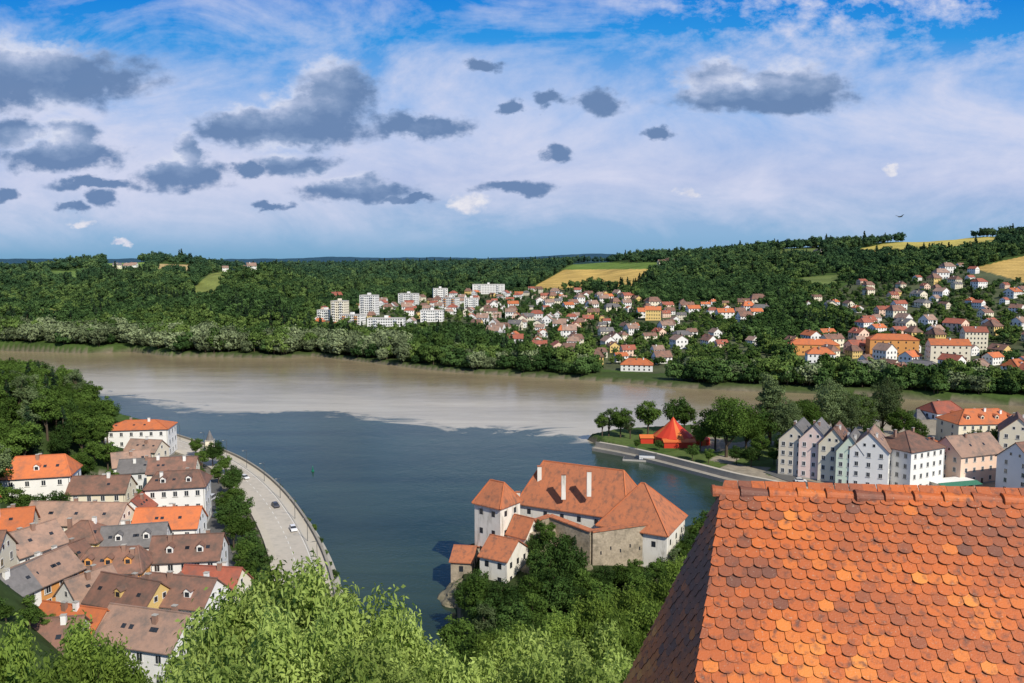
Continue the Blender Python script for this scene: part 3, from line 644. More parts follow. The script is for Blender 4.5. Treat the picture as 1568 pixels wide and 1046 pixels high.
x,y=G(990,704,0.3); mb=MB(); mb.box(-10,10,-3,3,-.6,.7,CONC); mb.box(-9.8,9.8,-2.8,2.8,.7,.76,METAL); mb.box(-3,4,-2,1,.76,3.0,W['grey']); mb.box(-3.4,4.4,-2.4,1.4,3.0,3.15,METAL)
for i in range(11):
    mb.cyl(-9.6+i*1.92,-2.7,.76,1.8,.05,.05,METAL,5)
mb.box(-9.6,9.6,-2.73,-2.67,1.75,1.82,METAL); mb.box(6,14,3,4.2,.8,1.0,METAL)
mb.obj('landing_pontoon',(x,y,0),rad(-14))
x,y=G(479,722,0); GB=surf('buoy_green',(0.01,0.16,0.09),0.4,0.1,2); mb=MB(); mb.cyl(0,0,-.5,.4,.6,.6,GB,12); mb.cyl(0,0,.4,2.0,.35,.1,GB,10); mb.cyl(0,0,2.0,2.5,.22,.0,GB,8); mb.obj('navigation_buoy',(x,y,0))
x,y=G(322,692,4); mb=MB(); mb.box(-1.6,1.6,-1.6,1.6,0,5,W['cream']); mb.box(-1.8,1.8,-1.8,1.8,5,5.3,CONC); mb.cyl(0,0,5.3,9.5,1.7,0.05,R['grey'],8); mb.obox((0,-1.6,2.6),(1,0),(0,-1),.8,2,0,.05,GLASS); mb.obj('riverside_chapel',(x,y,4),rad(10))
x,y=G(1455,748,3); mb=MB(); mb.box(-8,8,-3,3,0,3,W['cream']); AW=surf('awning_green',(0.05,0.2,0.13),0.7,0.1,2); mb.poly([(-8.5,-6,2.6),(8.5,-6,2.6),(8.5,-3,3.4),(-8.5,-3,3.4)],AW); mb.box(-8.6,8.6,-3.2,3.2,3.02,3.2,W['white'])
for i in range(5): mb.obox((-6+3*i,-3,1.5),(1,0),(0,-1),1.8,1.8,0,.06,GLASS)
mb.obj('terrace_cafe',(x,y,3),rad(15))
for i in range(6,110,9):
    p=offs(RL,sgn*4.8)[min(i,len(RL)-1)]; mb=MB(); mb.cyl(0,0,0,7,.09,.06,METAL,6); mb.box(-1.3,.1,-.05,.05,6.95,7.05,METAL); mb.box(-1.6,-.9,-.14,.14,6.85,6.97,CONC); mb.obj('street_lamp',(p[0],p[1],4.2),rad(20))
# ---------------------------------------------------------------- far town
protos=[]; cols_w=['white','white','cream','white','yellow','cream','peach','white','grey','white']; cols_r=['orange','red','brown','lbrown','orange','brown','grey','brown','red','lbrown']
for i in range(18):
    g=random.Random(i); w=g.uniform(10,17); d=g.uniform(8.5,11)
    mb=build_house(w,d,g.uniform(4.5,8),g.uniform(3,4.4),cols_w[i%10],cols_r[(i*3)%10],kind=['gable','gable','hhip'][i%3],floors=2,nx=4,ny=3,chim=1,dorm=1 if i%4==0 else 0,detail=False,seed=i)
    protos.append(mb.mesh('hillside_house'))
g=np.random.default_rng(3)
n=60000; rr=np.sqrt(g.uniform(520**2,1900**2,n)); aa=g.uniform(az_of(450),az_of(1720),n)
xx=rr*np.sin(aa); yy=rr*np.cos(aa); zz=height(xx,yy); uu,vv=PR(xx,yy,zz); sf=sdist(P_far,xx,yy)
ok=(inpoly(town,uu,vv)|inpoly(town2,uu,vv))&(sf>40); dens=np.where(inpoly(town2,uu,vv)&(vv<500)&(uu>1200),0.25,1.0)
dens=dens*np.clip(0.5+wav(xx,yy,170,8)*1.9,0.02,1)
ok&=(g.random(n)<dens*.26); hp=[]
apts=[(521,492,18,26,16),(566,484,22,28,15),(626,467,30,18,15),(674,460,24,20,15),(748,450,58,17,15),(592,507,42,15,13),(662,492,28,14,13),(690,472,24,16,13),(722,473,20,16,13),(500,490,20,13,13),(540,497,30,12,13),(1490,535,18,15,12),(1450,560,28,16,12),(1365,545,38,14,14),(1245,543,40,9,13),(1000,490,18,12,12),(975,568,24,5,11),(1255,565,20,12,11)]
ap_xy=[]
for (u,v,w,hh_,dd) in apts:
    x,y,z=hit(u,v,480); hp.append((x,y,34 if u<800 else 24)); ap_xy.append((x,y,w))
    fl=max(1,int(hh_/2.9)); isf=u<800
    if isf:
        mb=MB(); wm=W[['white','cream','white','grey'][u%4]]; mb.box(-w/2,w/2,-dd/2,dd/2,-4,hh_,wm); mb.box(-w/2-.2,w/2+.2,-dd/2-.2,dd/2+.2,hh_,hh_+.5,CONC); mb.box(-2,2,-2,2,hh_+.5,hh_+3,wm)
        add_windows(mb,w,dd,hh_,0,fl,max(3,int(w/3)),4,False,ww=1.7,wh=1.4)
        for k in range(fl):
            for s in (-1,1): mb.box(s*w*.28-2.0,s*w*.28+2.0,-dd/2-1.3,-dd/2,hh_/fl*k+.2,hh_/fl*k+1.25,[W['orange'],W['grey'],W['white']][u%3])
        mb.obj('apartment_block',(x,y,z),rad((u%5)*8-20))
    else:
        build_house(w,dd,hh_,4,['yellow','orange','cream','white'][u%4],['orange','orange','red'][u%3],kind='hip' if u%2 else 'gable',floors=max(2,fl-1),nx=6,ny=3,chim=2,detail=False,seed=u).obj('riverside_house',(x,y,z),rad((u%5)*8-10))
cnt=0; hx=[(p[0],p[1]) for p in hp]; hxr=[p[2] for p in hp]
for i in np.nonzero(ok)[0]:
    x,y=xx[i],yy[i]; r_=rr[i]
    mind=19.5+(r_-550)*0.009
    arr=np.array(hx); rad_=np.maximum(mind,np.array(hxr))
    if (np.hypot(arr[:,0]-x,arr[:,1]-y)<rad_).any(): continue
    hx.append((x,y)); hxr.append(0); base=round((math.degrees(aa[i])*0.7+wav(np.array([x]),np.array([y]),300)[0]*30))+(90 if g.random()<.35 else 0)
    s=g.uniform(.7,1.25); place('hillside_house',protos[g.integers(18)],(x,y,zz[i]),rad(base+g.uniform(-8,8)),scale=(s,s,s)); cnt+=1
for (u,v) in [(1255,385),(1440,362),(1455,362),(1025,402),(1015,404),(195,410),(205,408),(345,412),(375,408),(385,410),(1440,425),(1450,415),(515,455),(180,408),(1160,465)]:
    x,y,z=hit(u,v+4,480); place('hilltop_house',protos[(u+v)%18],(x,y,z),rad(u%40),scale=(1.3,1.3,1.3)); hx.append((x,y))
print('houses',cnt)
# ---------------------------------------------------------------- forests
n=150000; r1=np.sqrt(g.uniform(480**2,3300**2,n)); a1=g.uniform(-rad(37),rad(37),n); x=r1*np.sin(a1); y=r1*np.cos(a1)
keep=g.random(n)<(1.0/np.clip(r1/1100,0.8,2.0)**2)*0.5
x,y,r1=x[keep],y[keep],r1[keep]; z=height(x,y); u,v=PR(x,y,z); sf=sdist(P_far,x,y)
ok=(sf>4)&(z>1)
for P,c in fields: ok&=~inpoly(P,u,v)
it=(inpoly(town,u,v)|inpoly(town2,u,v))&(sf>38)
ok&=~(it&(g.random(len(x))>0.78))
HG=set()
for (a,b2) in hx:
    for i in (-2,-1,0,1,2):
        for j in (-2,-1,0,1,2):
            if abs(i)+abs(j)<4: HG.add((int(a//4)+i,int(b2//4)+j))
for (a,b2,wd) in ap_xy:
    for i in range(-7,8):
        for j in range(-12,4): HG.add((int(a//4)+i,int(b2//4)+j))
hg=np.array([(int(a//4),int(b2//4)) in HG for a,b2 in zip(x,y)]); ok&=~hg
x,y,z,r1,sf,it,u=x[ok],y[ok],z[ok],r1[ok],sf[ok],it[ok],u[ok]
sc=g.uniform(0.7,1.3,len(x))*np.clip(r1/1300,0.95,1.6)*np.where(it,0.6,1.0)
river=(sf<60)&(r1<1100)&~it
pid=g.choice(4,len(x),p=[.40,.28,.27,.05]); pid=np.where((wav(x,y,200,9)>0.33)&(g.random(len(x))<.4)&(r1<2000),3,pid); pid=np.where((wav(x,y,260,13)>0.1)&(pid<2),2,pid)
S3=np.stack([sc,sc,sc*g.uniform(.85,1.2,len(x))],-1)
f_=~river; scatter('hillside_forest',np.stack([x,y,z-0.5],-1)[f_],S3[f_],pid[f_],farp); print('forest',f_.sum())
x,y,z,S3,u=x[river],y[river],z[river],S3[river],u[river]
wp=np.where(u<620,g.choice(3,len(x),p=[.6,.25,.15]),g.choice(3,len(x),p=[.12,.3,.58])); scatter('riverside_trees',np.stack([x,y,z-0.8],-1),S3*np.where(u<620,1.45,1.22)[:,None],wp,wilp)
# wooded slope left
pts=[];scl=[];pid=[]
n=16000; x=g.uniform(-440,-90,n); y=g.uniform(120,500,n); z=height(x,y); u,v=PR(x,y,z); sl_=sdist(P_left,x,y)
wood=[(-400,540),(30,570),(150,630),(180,660),(160,690),(170,735),(130,745),(110,720),(60,705),(20,725),(0,755),(-40,770),(-300,1000)]
vh=[G(a[0],a[1],a[2]) for a in vill]
for i in range(n):
    if not(inpoly(wood,u[i:i+1],v[i:i+1])[0] and sl_[i]>2): continue
    if any((x[i]-a)**2+(y[i]-b2)**2<100 for a,b2 in vh): continue
    if any((x[i]-a[0])**2+(y[i]-a[1])**2<20 for a in pts): continue
    pts.append((x[i],y[i],z[i])); s=g.uniform(.75,1.4); scl.append((s,s,s)); pid.append(g.choice(5,p=[.42,.33,.1,.07,.08]))
scatter('wooded_slope',pts,scl,pid,mid+[conm]); print('slope',len(pts))
def T(u,v,h,k,z=None,w=1.0,name='tree'):
    z0=4 if z is None else z; x,y=G(u,v,z0)
    if k>=10: me=big[k-10]; bh=[24,32,25][k-10]
    else: me=mid[k] if k<4 else conm; bh=[12,13,11,14,15][k]
    s=h/bh
    place(name,me,(x,y,z0),rad((u*37+v*11)%360),scale=(s*w,s*w,s))
for a in [(300,700,9,0),(326,715,11,2),(345,728,9,0),(335,745,9,1),(352,760,10,2),(360,785,10,0),(365,808,11,2),(372,835,10,0),(358,840,11,1),(350,815,9,2),(345,790,9,0),(380,860,9,2),(375,880,10,1),(290,722,7,0),(210,785,8,0,5),(212,830,6,2,5),(120,930,13,4,7),(95,790,8,2,10),(30,800,11,0,11),(55,808,10,2,11),(0,800,12,1,13),(140,762,8,2,8),(165,765,8,0,8),(305,740,7,0),(100,870,7,0,9),(235,955,7,2,6),(150,1000,8,0,7),(90,985,9,1,8),(60,850,7,0,9),(172,750,8,0,7),(380,905,9,0),(395,935,10,1),(400,880,8,2),(10,915,6,2,9),(255,880,5,0,5),(310,720,9,1),(360,745,8,2),(385,835,8,1),(390,960,10,0),(360,930,9,2),(200,760,7,1,6),(110,760,9,0,10),(20,830,8,1,11),(125,800,6,2,9),(165,860,6,0,7),(235,900,6,1,6),(150,900,5,2,7),(260,935,6,0,5),(300,850,6,2),(310,880,7,0),(232,835,5,1),(185,845,6,2,7),(70,870,5,0,9),(110,895,5,2,8),(40,915,7,0,9),(25,935,6,2,9),(75,985,7,0,8),(45,1005,7,1,8),(-10,880,9,0,11),(5,900,7,2,10),(100,945,6,1,8)]: T(*a)
for a in [(932,668,15,3),(950,670,16,0),(965,672,12,3),(992,668,19,0),(1032,662,18,2),(1048,664,16,0),(1072,690,15,0),(1112,700,28,10,3,1.0),(1095,690,21,0),(1142,692,20,10),(1162,704,12,0),(1178,680,36,11,3,1.1),(1197,688,24,12),(1214,685,22,12),(1166,688,20,2),(1238,682,23,10),(1260,678,31,12,3,.85),(1288,678,25,12),(1304,674,24,10),(1325,674,23,12),(1350,672,30,12,3,.85),(1374,678,18,0),(1060,705,7,2),(1085,710,7,0),(1150,715,9,2),(975,688,5,0),(1400,690,15,0),(1530,690,12,0),(1490,690,10,2),(1185,712,8,0),(1128,712,8,2),(1010,690,5,2),(922,668,12,1),(1225,670,20,3),(1275,668,22,3),(1335,660,20,3),(1310,664,20,3),(1250,690,14,0),(1340,690,12,2),(1200,700,10,2),(1390,668,14,3)]:
    a=list(a)
    if len(a)==4: a.append(3)
    T(*a,name='riverbank_tree')
for i in range(20,110,4):
    p=offs(RL,sgn*8.8)[i]; s=g.uniform(.14,.3); place('shrub',mid[i%3],(p[0],p[1],1.4),i,scale=(s*1.2,s*1.2,s))
for (u,v,y,h,k,w) in [(730,915,192,9,2,.8),(715,935,190,8,2,1),(745,935,188,8,2,.9),(835,905,190,12,2,.8),(850,885,194,13,2,.8),(822,885,196,10,0,.8),(870,905,188,12,2,.9),(812,930,185,10,2,1),(880,865,198,9,4,.8),(895,930,180,11,0,1),(860,940,178,12,2,1),(945,910,190,7,0,1),(975,905,192,7,0,1),(920,915,190,7,2,1),(1045,868,203,8,0,1),(1058,858,206,9,2,1),(1070,845,210,10,0,1),(1085,838,214,11,2,1),(940,800,212,3,0,1),(935,803,214,2.6,2,1),(838,840,199,8,0,.8),(820,850,201,7,2,.8),(700,915,197,6,2,.7),(890,890,192,10,4,.7),(828,815,205,4.5,2,.9),(845,812,205,3.5,0,1),(868,840,200,5,2,1)]:
    x,yy,z=WY(u,v,y); me=mid[k] if k<4 else conm; s=h/[12,13,11,14,15][k]; place('castle_slope_tree',me,(x,yy,z-1),u,scale=(s*w,s*w,s))
pts=[];scl=[];pid=[]
n=5000; x=g.uniform(-60,190,n); y=g.uniform(85,215,n); z=height(x,y); u,v=PR(x,y,z); sn=sdist(P_near,x,y)
spur=[(560,1150),(640,1040),(694,985),(700,940),(760,935),(800,925),(860,905),(900,890),(990,885),(1035,872),(1080,838),(1400,860),(1500,1300),(560,1300)]
for i in range(n):
    if not(inpoly(spur,u[i:i+1],v[i:i+1])[0] and sn[i]>4): continue
    if any((x[i]-a[0])**2+(y[i]-a[1])**2<22 for a in pts): continue
    pts.append((x[i],y[i],z[i]-.5)); s=g.uniform(.45,.75) if v[i]<940 else g.uniform(.65,1.0); scl.append((s,s,s)); pid.append(g.choice(4,p=[.4,.3,.25,.05]))
scatter('spur_woodland',pts,scl,pid,mid); print('spur',len(pts))
fp=[tree_mesh('near_tree_a',15,5.2,4,46,5200,0.42,L_fore,31,spray=6,asp=.38,limbs=40),tree_mesh('near_tree_b',14,4.6,4,42,4600,0.42,L_fore2,32,spray=6,asp=.42,limbs=40),tree_mesh('near_tree_c',15,4.8,4,70,4000,0.42,L_fore,33,spray=6,asp=.38,limbs=60,cr=(.14,.32))]
def TN(u,vt,y,k,w,name):
    x,yy,zt=WY(u,vt,y); g0=hz(x,yy); h=zt-g0; bh=[15,14,15][k]
    place(name,fp[k],(x,yy,g0),rad(u*13%360),scale=(w,w,h/bh if h>5 else 5/bh))
for a in [(335,845,44,2,.85),(420,815,50,2,1.0),(510,838,46,0,.85),(455,880,36,2,.7),(585,895,44,2,.7),(350,930,32,2,.7),(545,950,34,0,.65),(285,945,40,2,.6),(655,945,44,2,.6),(715,955,46,2,.65),
  (780,940,50,2,.75),(850,930,62,2,.8),(915,945,56,0,.75),(960,960,50,2,.65),(25,945,52,1,.75),(120,935,62,1,.85),(175,970,58,1,.75),(90,985,50,1,.75),(800,985,40,0,.6),(620,975,38,2,.6),(700,995,38,0,.6),(880,985,42,0,.7),
  (900,905,115,1,1.0),(955,892,130,1,1.0),(1010,882,140,1,1.0),(985,920,105,1,1.0),(1050,850,160,1,1.0),(930,935,90,1,.9),(860,935,110,1,.9),(1068,832,170,1,1.0),(800,955,110,1,.9),(750,965,110,1,.8),(1060,880,120,1,1)]: TN(*a,'slope_tree')
n=700; x=g.uniform(-90,110,n); y=g.uniform(18,150,n); z=height(x,y); k_=(z>3)&~((x>0)&(y<22)); x,y,z=x[k_],y[k_],z[k_]; s=g.uniform(.25,.5,len(x))
scatter('slope_undergrowth',np.stack([x,y,z-.3],-1),np.stack([s*1.4,s*1.4,s],-1),g.choice(3,len(x)),mid[:3])
# ---------------------------------------------------------------- foreground tiled roof
import bmesh
O=np.array([2.4,8.79,H-2.6]); rh_=np.array([0.995,-0.1,0]); rh_/=np.linalg.norm(rh_)
h1=np.array([-.43,-1,-1.19]); h2=np.array([-.43,.3,-1.19]); nrm=lambda a:a/np.linalg.norm(a)
s1=nrm(h1-rh_*h1.dot(rh_)); n1=nrm(np.cross(s1,rh_)); n1=n1 if n1[2]>0 else -n1
g2=np.array([0,1.,0]); s2=nrm(np.array([-.43,0,-1.19])); n2=nrm(np.array([-1.19,0,.43]))
def tilemat(name,edge=False):
    m=bpy.data.materials.new(name); t=nt(m); o=N(t,'ShaderNodeOutputMaterial'); b=N(t,'ShaderNodeBsdfPrincipled')
    at=N(t,'ShaderNodeAttribute'); at.attribute_name='tc'; ge=N(t,'ShaderNodeNewGeometry')
    def pn(scale,det=5):
        n=N(t,'ShaderNodeTexNoise'); n.inputs['Scale'].default_value=scale; n.inputs['Detail'].default_value=det; t.links.new(ge.outputs['Position'],n.inputs['Vector']); return n.outputs[0]
    c=ramp(t,at.outputs['Fac'],[(0,(0.15,0.06,0.04)),(0.28,(0.32,0.085,0.03)),(0.62,(0.50,0.115,0.022)),(1,(0.70,0.23,0.04))])
    c=mixc(t,math_(t,'MULTIPLY_ADD',pn(12,6),5,-2.65,True),c,(0.15,0.055,0.032))
    c=mixc(t,math_(t,'MULTIPLY_ADD',pn(50,3),6,-3.8,True),c,(0.42,0.32,0.23))
    if edge: c=mixc(t,.78,c,(0.05,0.02,0.012))  # tile sides painted dark to stand in for shade in the gaps
    t.links.new(c,b.inputs['Base Color']); b.inputs['Roughness'].default_value=0.6; b.inputs['Specular IOR Level'].default_value=.4
    bp=N(t,'ShaderNodeBump'); bp.inputs['Strength'].default_value=.4; bp.inputs['Distance'].default_value=.01; t.links.new(pn(60),bp.inputs['Height']); t.links.new(bp.outputs[0],b.inputs['Normal']); t.links.new(b.outputs[0],o.inputs[0]); return m
TILE=tilemat('clay_rooftile'); TEDGE=tilemat('clay_rooftile_painted_shade_edge',True)
roofE=bpy.data.objects.new('tiled_roof_house',None); S.collection.objects.link(roofE)
def pnoise(a,b):
    return float(wav(np.array([a]),np.array([b]),1.7,2)[0]+.5*wav(np.array([a]),np.array([b]),.7,9)[0])
def tiles(nm,O,e,s,nn,i0,i1,nrow,clips,dark=0):
    bm=bmesh.new(); ly=bm.verts.layers.float.new('tc'); g=random.Random(4)
    tw=.146; ex=.108; L=.27; th=.014
    prof=[(-tw/2,-L)]+[(-tw/2,-.045)]+[(-tw/2*math.cos(a),-.045+.045*math.sin(a)) for a in np.linspace(0.25,math.pi-.25,7)]+[(tw/2,-.045),(tw/2,-L)]
    for j in range(1,nrow):
        for i in range(i0,i1):
            c=O+e*((i+(j%2)*.5)*(tw+.005))+s*(j*ex)
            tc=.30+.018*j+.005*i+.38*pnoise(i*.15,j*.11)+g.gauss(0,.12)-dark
            if g.random()<.03: tc+=g.choice((-.4,.3))
            tc=min(1,max(0.02,tc)); ra=g.gauss(0,.02); lift=g.uniform(0,.010)
            top=[];bot=[]
            for (a,b2) in prof:
                a2=a*math.cos(ra)-b2*math.sin(ra); bb=b2*math.cos(ra)+a*math.sin(ra)
                hgt=.012+(b2+L)/L*.046+lift
                p=c+e*a2+s*bb+nn*hgt; top.append(bm.verts.new(p+nn*th)); bot.append(bm.verts.new(p))
            for v_ in top+bot: v_[ly]=tc
            bm.faces.new(top)
            for k in range(len(prof)-1):
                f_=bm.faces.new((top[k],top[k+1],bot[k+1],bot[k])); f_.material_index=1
    for (pt,no) in clips:
        geom=list(bm.verts)+list(bm.edges)+list(bm.faces)
        bmesh.ops.bisect_plane(bm,geom=geom,plane_co=Vector(pt),plane_no=Vector(no),clear_inner=True)
    bmesh.ops.recalc_face_normals(bm,faces=bm.faces)
    me=bpy.data.meshes.new(nm); bm.to_mesh(me); bm.free(); me.materials.append(TILE); me.materials.append(TEDGE); return place(nm,me,parent=roofE)
pl=nrm(np.cross(h1,n1+n2)); pl=pl if pl.dot(rh_)>0 else -pl
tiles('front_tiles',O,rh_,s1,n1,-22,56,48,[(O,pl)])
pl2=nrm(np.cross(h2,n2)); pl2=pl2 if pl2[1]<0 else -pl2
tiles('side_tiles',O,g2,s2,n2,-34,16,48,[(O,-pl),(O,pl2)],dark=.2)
mb=MB()
K=4.4; R0=O+rh_*9
UND=surf('roof_underlay',(0.06,0.03,0.02),0.9)
a1_=O+h1*K; a2_=R0+s1*np.linalg.norm(h1-rh_*h1.dot(rh_))*K; a3_=O+h2*K
mb.poly([O,R0,a2_,a1_],UND); mb.poly([O,a1_,a3_],UND)
bl=a3_+np.array([5.0,1.6,0]); mb.poly([O,a3_,bl],UND); mb.poly([O,bl,(R0[0],bl[1],bl[2]),R0],UND)
poly=[(a1_[0]+.4,a1_[1]+.4),(a2_[0],a2_[1]+.5),(R0[0],bl[1]-.4),(bl[0],bl[1]-.4),(a3_[0]+.5,a3_[1]-.2)]
mb.prism(poly,55,a3_[2]-.02,W['cream']); mb.obj('roof_deck_and_walls',parent=roofE)
def caps(nm,P,d,up,n,L=.36,r=.105):
    bm=bmesh.new(); ly=bm.verts.layers.float.new('tc'); d=nrm(d); up=nrm(up-d*up.dot(d)); sd_=np.cross(d,up); g=random.Random(9)
    for i in range(n):
        tc=min(1,max(0,g.gauss(.48,.2))); base=P+d*(i*(L-.05)); rows=[]; yaw=g.gauss(0,.02)
        for k,(q,rr_) in enumerate(((0,r*.86),(L*.9,r*1.04),(L*.9,r*1.14),(L,r*1.12))):
            row=[]
            for a in np.linspace(-1.75,1.75,11):
                p=base+d*q+up*(math.cos(a)*rr_-.03+ (0.012 if k else 0))+sd_*(math.sin(a)*rr_+yaw*q*3); v_=bm.verts.new(p); v_[ly]=tc; row.append(v_)
            rows.append(row)
        for A_,B_ in ((rows[0],rows[1]),(rows[1],rows[2]),(rows[2],rows[3])):
            for k in range(10): bm.faces.new((A_[k],A_[k+1],B_[k+1],B_[k]))
        bm.faces.new(rows[3])
    bmesh.ops.recalc_face_normals(bm,faces=bm.faces)
    me=bpy.data.meshes.new(nm); bm.to_mesh(me); bm.free(); me.materials.append(TILE); place(nm,me,parent=roofE)
caps('ridge_tiles',O+rh_*8.9+np.array([0,0,.03]),-rh_,np.array([0,0,1.]),29,r=.08)
caps('hip_tiles',O,h1,n1+n2,18,r=.065); caps('back_hip_tiles',O,h2,n2+np.array([0,1,.3]),16,r=.05)
x,y,z=WY(1378,332,70); mb=MB(); mb.poly([(-.3,0,0),(0,.07,.06),(.35,0,.02),(0,-.07,.06)],METAL); mb.poly([(-.3,0,0),(0,.07,-.05),(.35,0,.02),(0,-.07,-.05)],METAL); mb.poly([(-.08,.05,0),(.1,.05,0),(.0,.5,.18),(-.1,.45,.16)],METAL); mb.poly([(-.08,-.05,0),(.1,-.05,0),(.0,-.5,.18),(-.1,-.45,.16)],METAL); mb.poly([(-.3,0,0),(-.5,.08,0),(-.5,-.08,0)],METAL); mb.obj('bird',(x,y,z),.3)
# ---------------------------------------------------------------- world
sd=nrm(np.array([0.50,-0.76,0.80])); el=math.asin(sd[2]); azs_=math.atan2(sd[0],sd[1])
w=bpy.data.worlds.new('World'); S.world=w; w.use_nodes=True; t=w.node_tree; t.nodes.clear()
out=N(t,'ShaderNodeOutputWorld'); bg=N(t,'ShaderNodeBackground'); bg.inputs[1].default_value=0.1
sky=N(t,'ShaderNodeTexSky'); sky.sky_type='NISHITA'; sky.sun_disc=False; sky.sun_elevation=el; sky.sun_rotation=azs_; sky.altitude=300; sky.dust_density=0.6
tc=N(t,'ShaderNodeTexCoord'); sx=N(t,'ShaderNodeSeparateXYZ'); t.links.new(tc.outputs['Generated'],sx.inputs[0])
ya=math_(t,'MAXIMUM',math_(t,'ABSOLUTE',sx.outputs[1]),0.12)
PXU=1230.
qx=math_(t,'MULTIPLY',math_(t,'DIVIDE',sx.outputs[0],ya),PXU); qz=math_(t,'MULTIPLY',math_(t,'DIVIDE',sx.outputs[2],ya),PXU)
cb=N(t,'ShaderNodeCombineXYZ'); t.links.new(qx,cb.inputs[0]); t.links.new(qz,cb.inputs[1]); q=cb.outputs[0]
def wn(scale,det,str_=(1,1,1),rough=.55,col=False,dist=0):
    mp=N(t,'ShaderNodeMapping'); mp.inputs['Scale'].default_value=str_; t.links.new(q,mp.inputs['Vector'])
    n=N(t,'ShaderNodeTexNoise'); n.inputs['Scale'].default_value=scale; n.inputs['Detail'].default_value=det; n.inputs['Roughness'].default_value=rough; n.inputs['Distortion'].default_value=dist
    t.links.new(mp.outputs[0],n.inputs['Vector']); return n.outputs[1 if col else 0]
nw=wn(0.014,6,(1,1.6,1),.6,True)
vs=N(t,'ShaderNodeVectorMath'); vs.operation='MULTIPLY_ADD'; t.links.new(nw,vs.inputs[0]); vs.inputs[1].default_value=(100,56,0); t.links.new(q,vs.inputs[2])
vs2=N(t,'ShaderNodeVectorMath'); vs2.operation='SUBTRACT'; t.links.new(vs.outputs[0],vs2.inputs[0]); vs2.inputs[1].default_value=(50,28,0)
qw=vs2.outputs[0]
blobs=[(510,148,62,46),(385,195,78,24),(450,192,115,26),(455,168,50,24),(1165,152,130,19),(1100,130,55,26),(1215,134,78,29),(100,238,90,20),(110,212,48,26),(278,268,64,22),(290,235,26,26),(60,118,165,38),(-10,110,90,46),(450,248,66,16),(545,289,82,15),
(712,311,22,13),(1372,261,18,5),(1050,297,14,5),(120,343,15,5),(188,372,13,4),(640,192,72,15),(922,156,34,17),(790,286,54,11),(848,158,28,9),(776,165,18,10),(853,236,28,12),(1015,204,26,9),(375,256,28,12),(160,307,24,12),(110,318,22,7),(5,300,22,10),(415,311,30,6),(745,100,28,8),(140,282,70,9),(20,200,44,22),(620,302,40,6)]
mn=None;mn2=None;mw=None
for bi,(u,v,a,b2) in enumerate(blobs):
    yy=F*cp+(523-v)*sp; cxq=(u-784)/yy*PXU; czq=(-F*sp+(523-v)*cp)/yy*PXU
    a*=1.15;b2*=1.25
    n=N(t,'ShaderNodeVectorMath'); n.operation='MULTIPLY_ADD'; t.links.new(qw,n.inputs[0]); n.inputs[1].default_value=(1/a,1/b2,0); n.inputs[2].default_value=(-cxq/a,-czq/b2,0)
    l=N(t,'ShaderNodeVectorMath'); l.operation='LENGTH'; t.links.new(n.outputs[0],l.inputs[0])
    if 15<=bi<20:
        mw=l.outputs['Value'] if mw is None else math_(t,'MINIMUM',mw,l.outputs['Value']); continue
    mn=l.outputs['Value'] if mn is None else math_(t,'MINIMUM',mn,l.outputs['Value'])
    if bi<15:
        n2_=N(t,'ShaderNodeVectorMath'); n2_.operation='DISTANCE'; t.links.new(n.outputs[0],n2_.inputs[0]); n2_.inputs[1].default_value=(-.25,1.0,0)
        mn2=n2_.outputs['Value'] if mn2 is None else math_(t,'MINIMUM',mn2,n2_.outputs['Value'])
fine=wn(.035,7,(1,1.4,1),.6); puff=wn(.012,5,(1,1.5,1),.6)
mne=math_(t,'ADD',mn,math_(t,'MULTIPLY_ADD',fine,.9,-.45))
ms=N(t,'ShaderNodeMapRange'); ms.interpolation_type='SMOOTHSTEP'; t.links.new(mne,ms.inputs[0]); ms.inputs[1].default_value=1.18; ms.inputs[2].default_value=.62; ms.inputs[3].default_value=0; ms.inputs[4].default_value=.97
mask=ms.outputs[0]
lit=math_(t,'MULTIPLY_ADD',mn2,-.85,1.05,True)
edge=math_(t,'MULTIPLY_ADD',mne,.9,-.52,True)
lit=math_(t,'ADD',lit,edge); lit=math_(t,'ADD',lit,math_(t,'MULTIPLY_ADD',puff,1.3,-.72)); lit=math_(t,'ADD',lit,math_(t,'MULTIPLY_ADD',fine,.5,-.25),None,True)
ccol=ramp(t,lit,[(0,(.14,.235,.43)),(.35,(.22,.32,.52)),(.7,(.42,.50,.70)),(1,(.68,.72,.86))])
scc=N(t,'ShaderNodeVectorMath'); scc.operation='SCALE'; t.links.new(ccol,scc.inputs[0]); scc.inputs['Scale'].default_value=10; ccol=scc.outputs[0]
elz=math_(t,'MULTIPLY',qz,1/420.,None,True)
grad=ramp(t,elz,[(0,(.18,.38,.58)),(.10,(.26,.45,.68)),(.30,(.40,.50,.76)),(.52,(.30,.48,.82)),(.8,(.03,.30,.76)),(1,(.004,.20,.70))])
sc_=N(t,'ShaderNodeVectorMath'); sc_.operation='SCALE'; t.links.new(grad,sc_.inputs[0]); sc_.inputs['Scale'].default_value=10
high=math_(t,'MULTIPLY_ADD',sx.outputs[2],3.0,-1.1,True)
tint=mixc(t,1.0,sky.outputs[0],(0.75,0.85,0.90),'MULTIPLY')
base=mixc(t,high,sc_.outputs[0],tint)
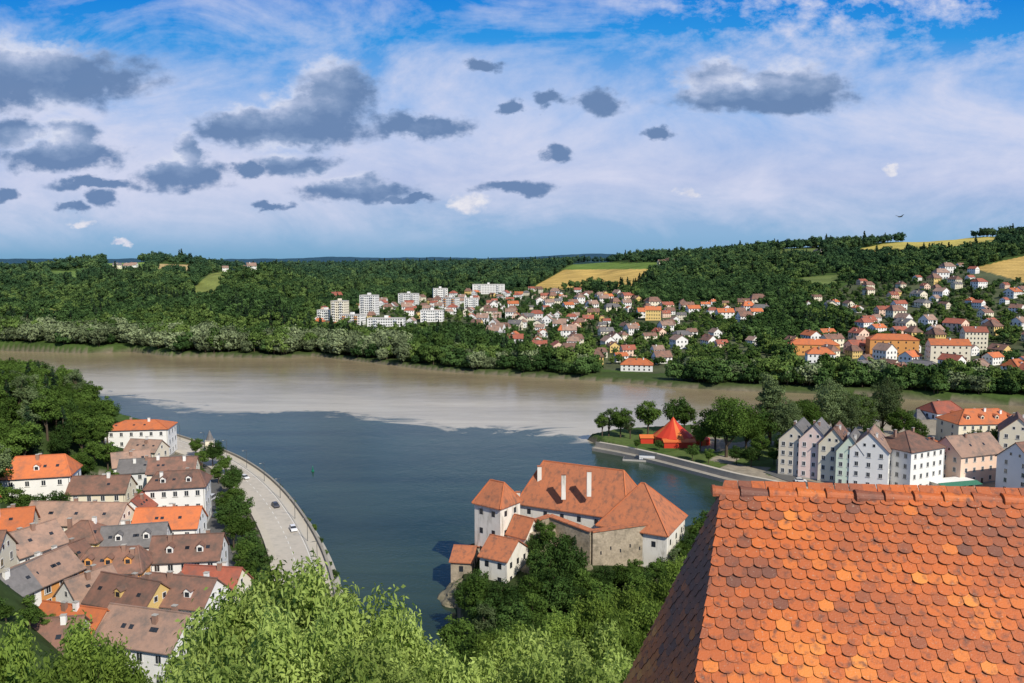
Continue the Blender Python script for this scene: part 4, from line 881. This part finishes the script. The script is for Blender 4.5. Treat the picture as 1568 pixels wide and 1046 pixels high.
c1=wn(.0032,7,(1,2.2,1),.6,dist=.6); c2=wn(.022,5,(1,1.5,1),.65)
band=ramp(t,elz,[(0,(0,0,0)),(.12,(.26,.26,.26)),(.3,(.76,.76,.76)),(.55,(.60,.60,.60)),(.8,(.30,.30,.30)),(1,(.18,.18,.18))])
right=math_(t,'MULTIPLY',math_(t,'MULTIPLY_ADD',qx,1/300.,-.3,True),math_(t,'MULTIPLY_ADD',elz,4,-2.7,True))
c2a=math_(t,'MULTIPLY',math_(t,'MULTIPLY_ADD',c2,1,-.5),math_(t,'MULTIPLY_ADD',right,3.0,.7))
cir=math_(t,'ADD',math_(t,'MULTIPLY_ADD',c1,3.6,-1.85),c2a)
cir=math_(t,'MULTIPLY',math_(t,'ADD',cir,band,None,True),math_(t,'MULTIPLY_ADD',qz,1/60.,-.2,True))
cir=math_(t,'MULTIPLY',cir,.86)
base=mixc(t,cir,base,(6.6,6.9,8.6))
fin=mixc(t,mask,base,ccol)
mwe=math_(t,'ADD',mw,math_(t,'MULTIPLY_ADD',fine,1.2,-.6))
wmask=math_(t,'MULTIPLY_ADD',mwe,-1.6,1.9,True)
fin=mixc(t,wmask,fin,mixc(t,math_(t,'MULTIPLY_ADD',fine,3,-1.1,True),(8.4,8.3,8.8),(5.4,5.9,7.6)))
t.links.new(fin,bg.inputs[0]); t.links.new(bg.outputs[0],out.inputs[0])
sl=bpy.data.lights.new('sun','SUN'); sl.energy=5.0; sl.angle=rad(.5); sl.color=(1,.93,.80); so=bpy.data.objects.new('sun',sl); S.collection.objects.link(so)
so.rotation_euler=Vector(-sd).to_track_quat('-Z','Y').to_euler()
cam=bpy.data.cameras.new('camera'); cam.sensor_width=36; cam.lens=F/1568*36; cam.clip_end=60000; cam.clip_start=.1
co=bpy.data.objects.new('camera',cam); co.location=(0,0,H); co.rotation_euler=(math.pi/2-PIT,0,0); S.collection.objects.link(co); S.camera=co
S.view_settings.view_transform='Standard'
try: S.view_settings.look='None'
except Exception: pass
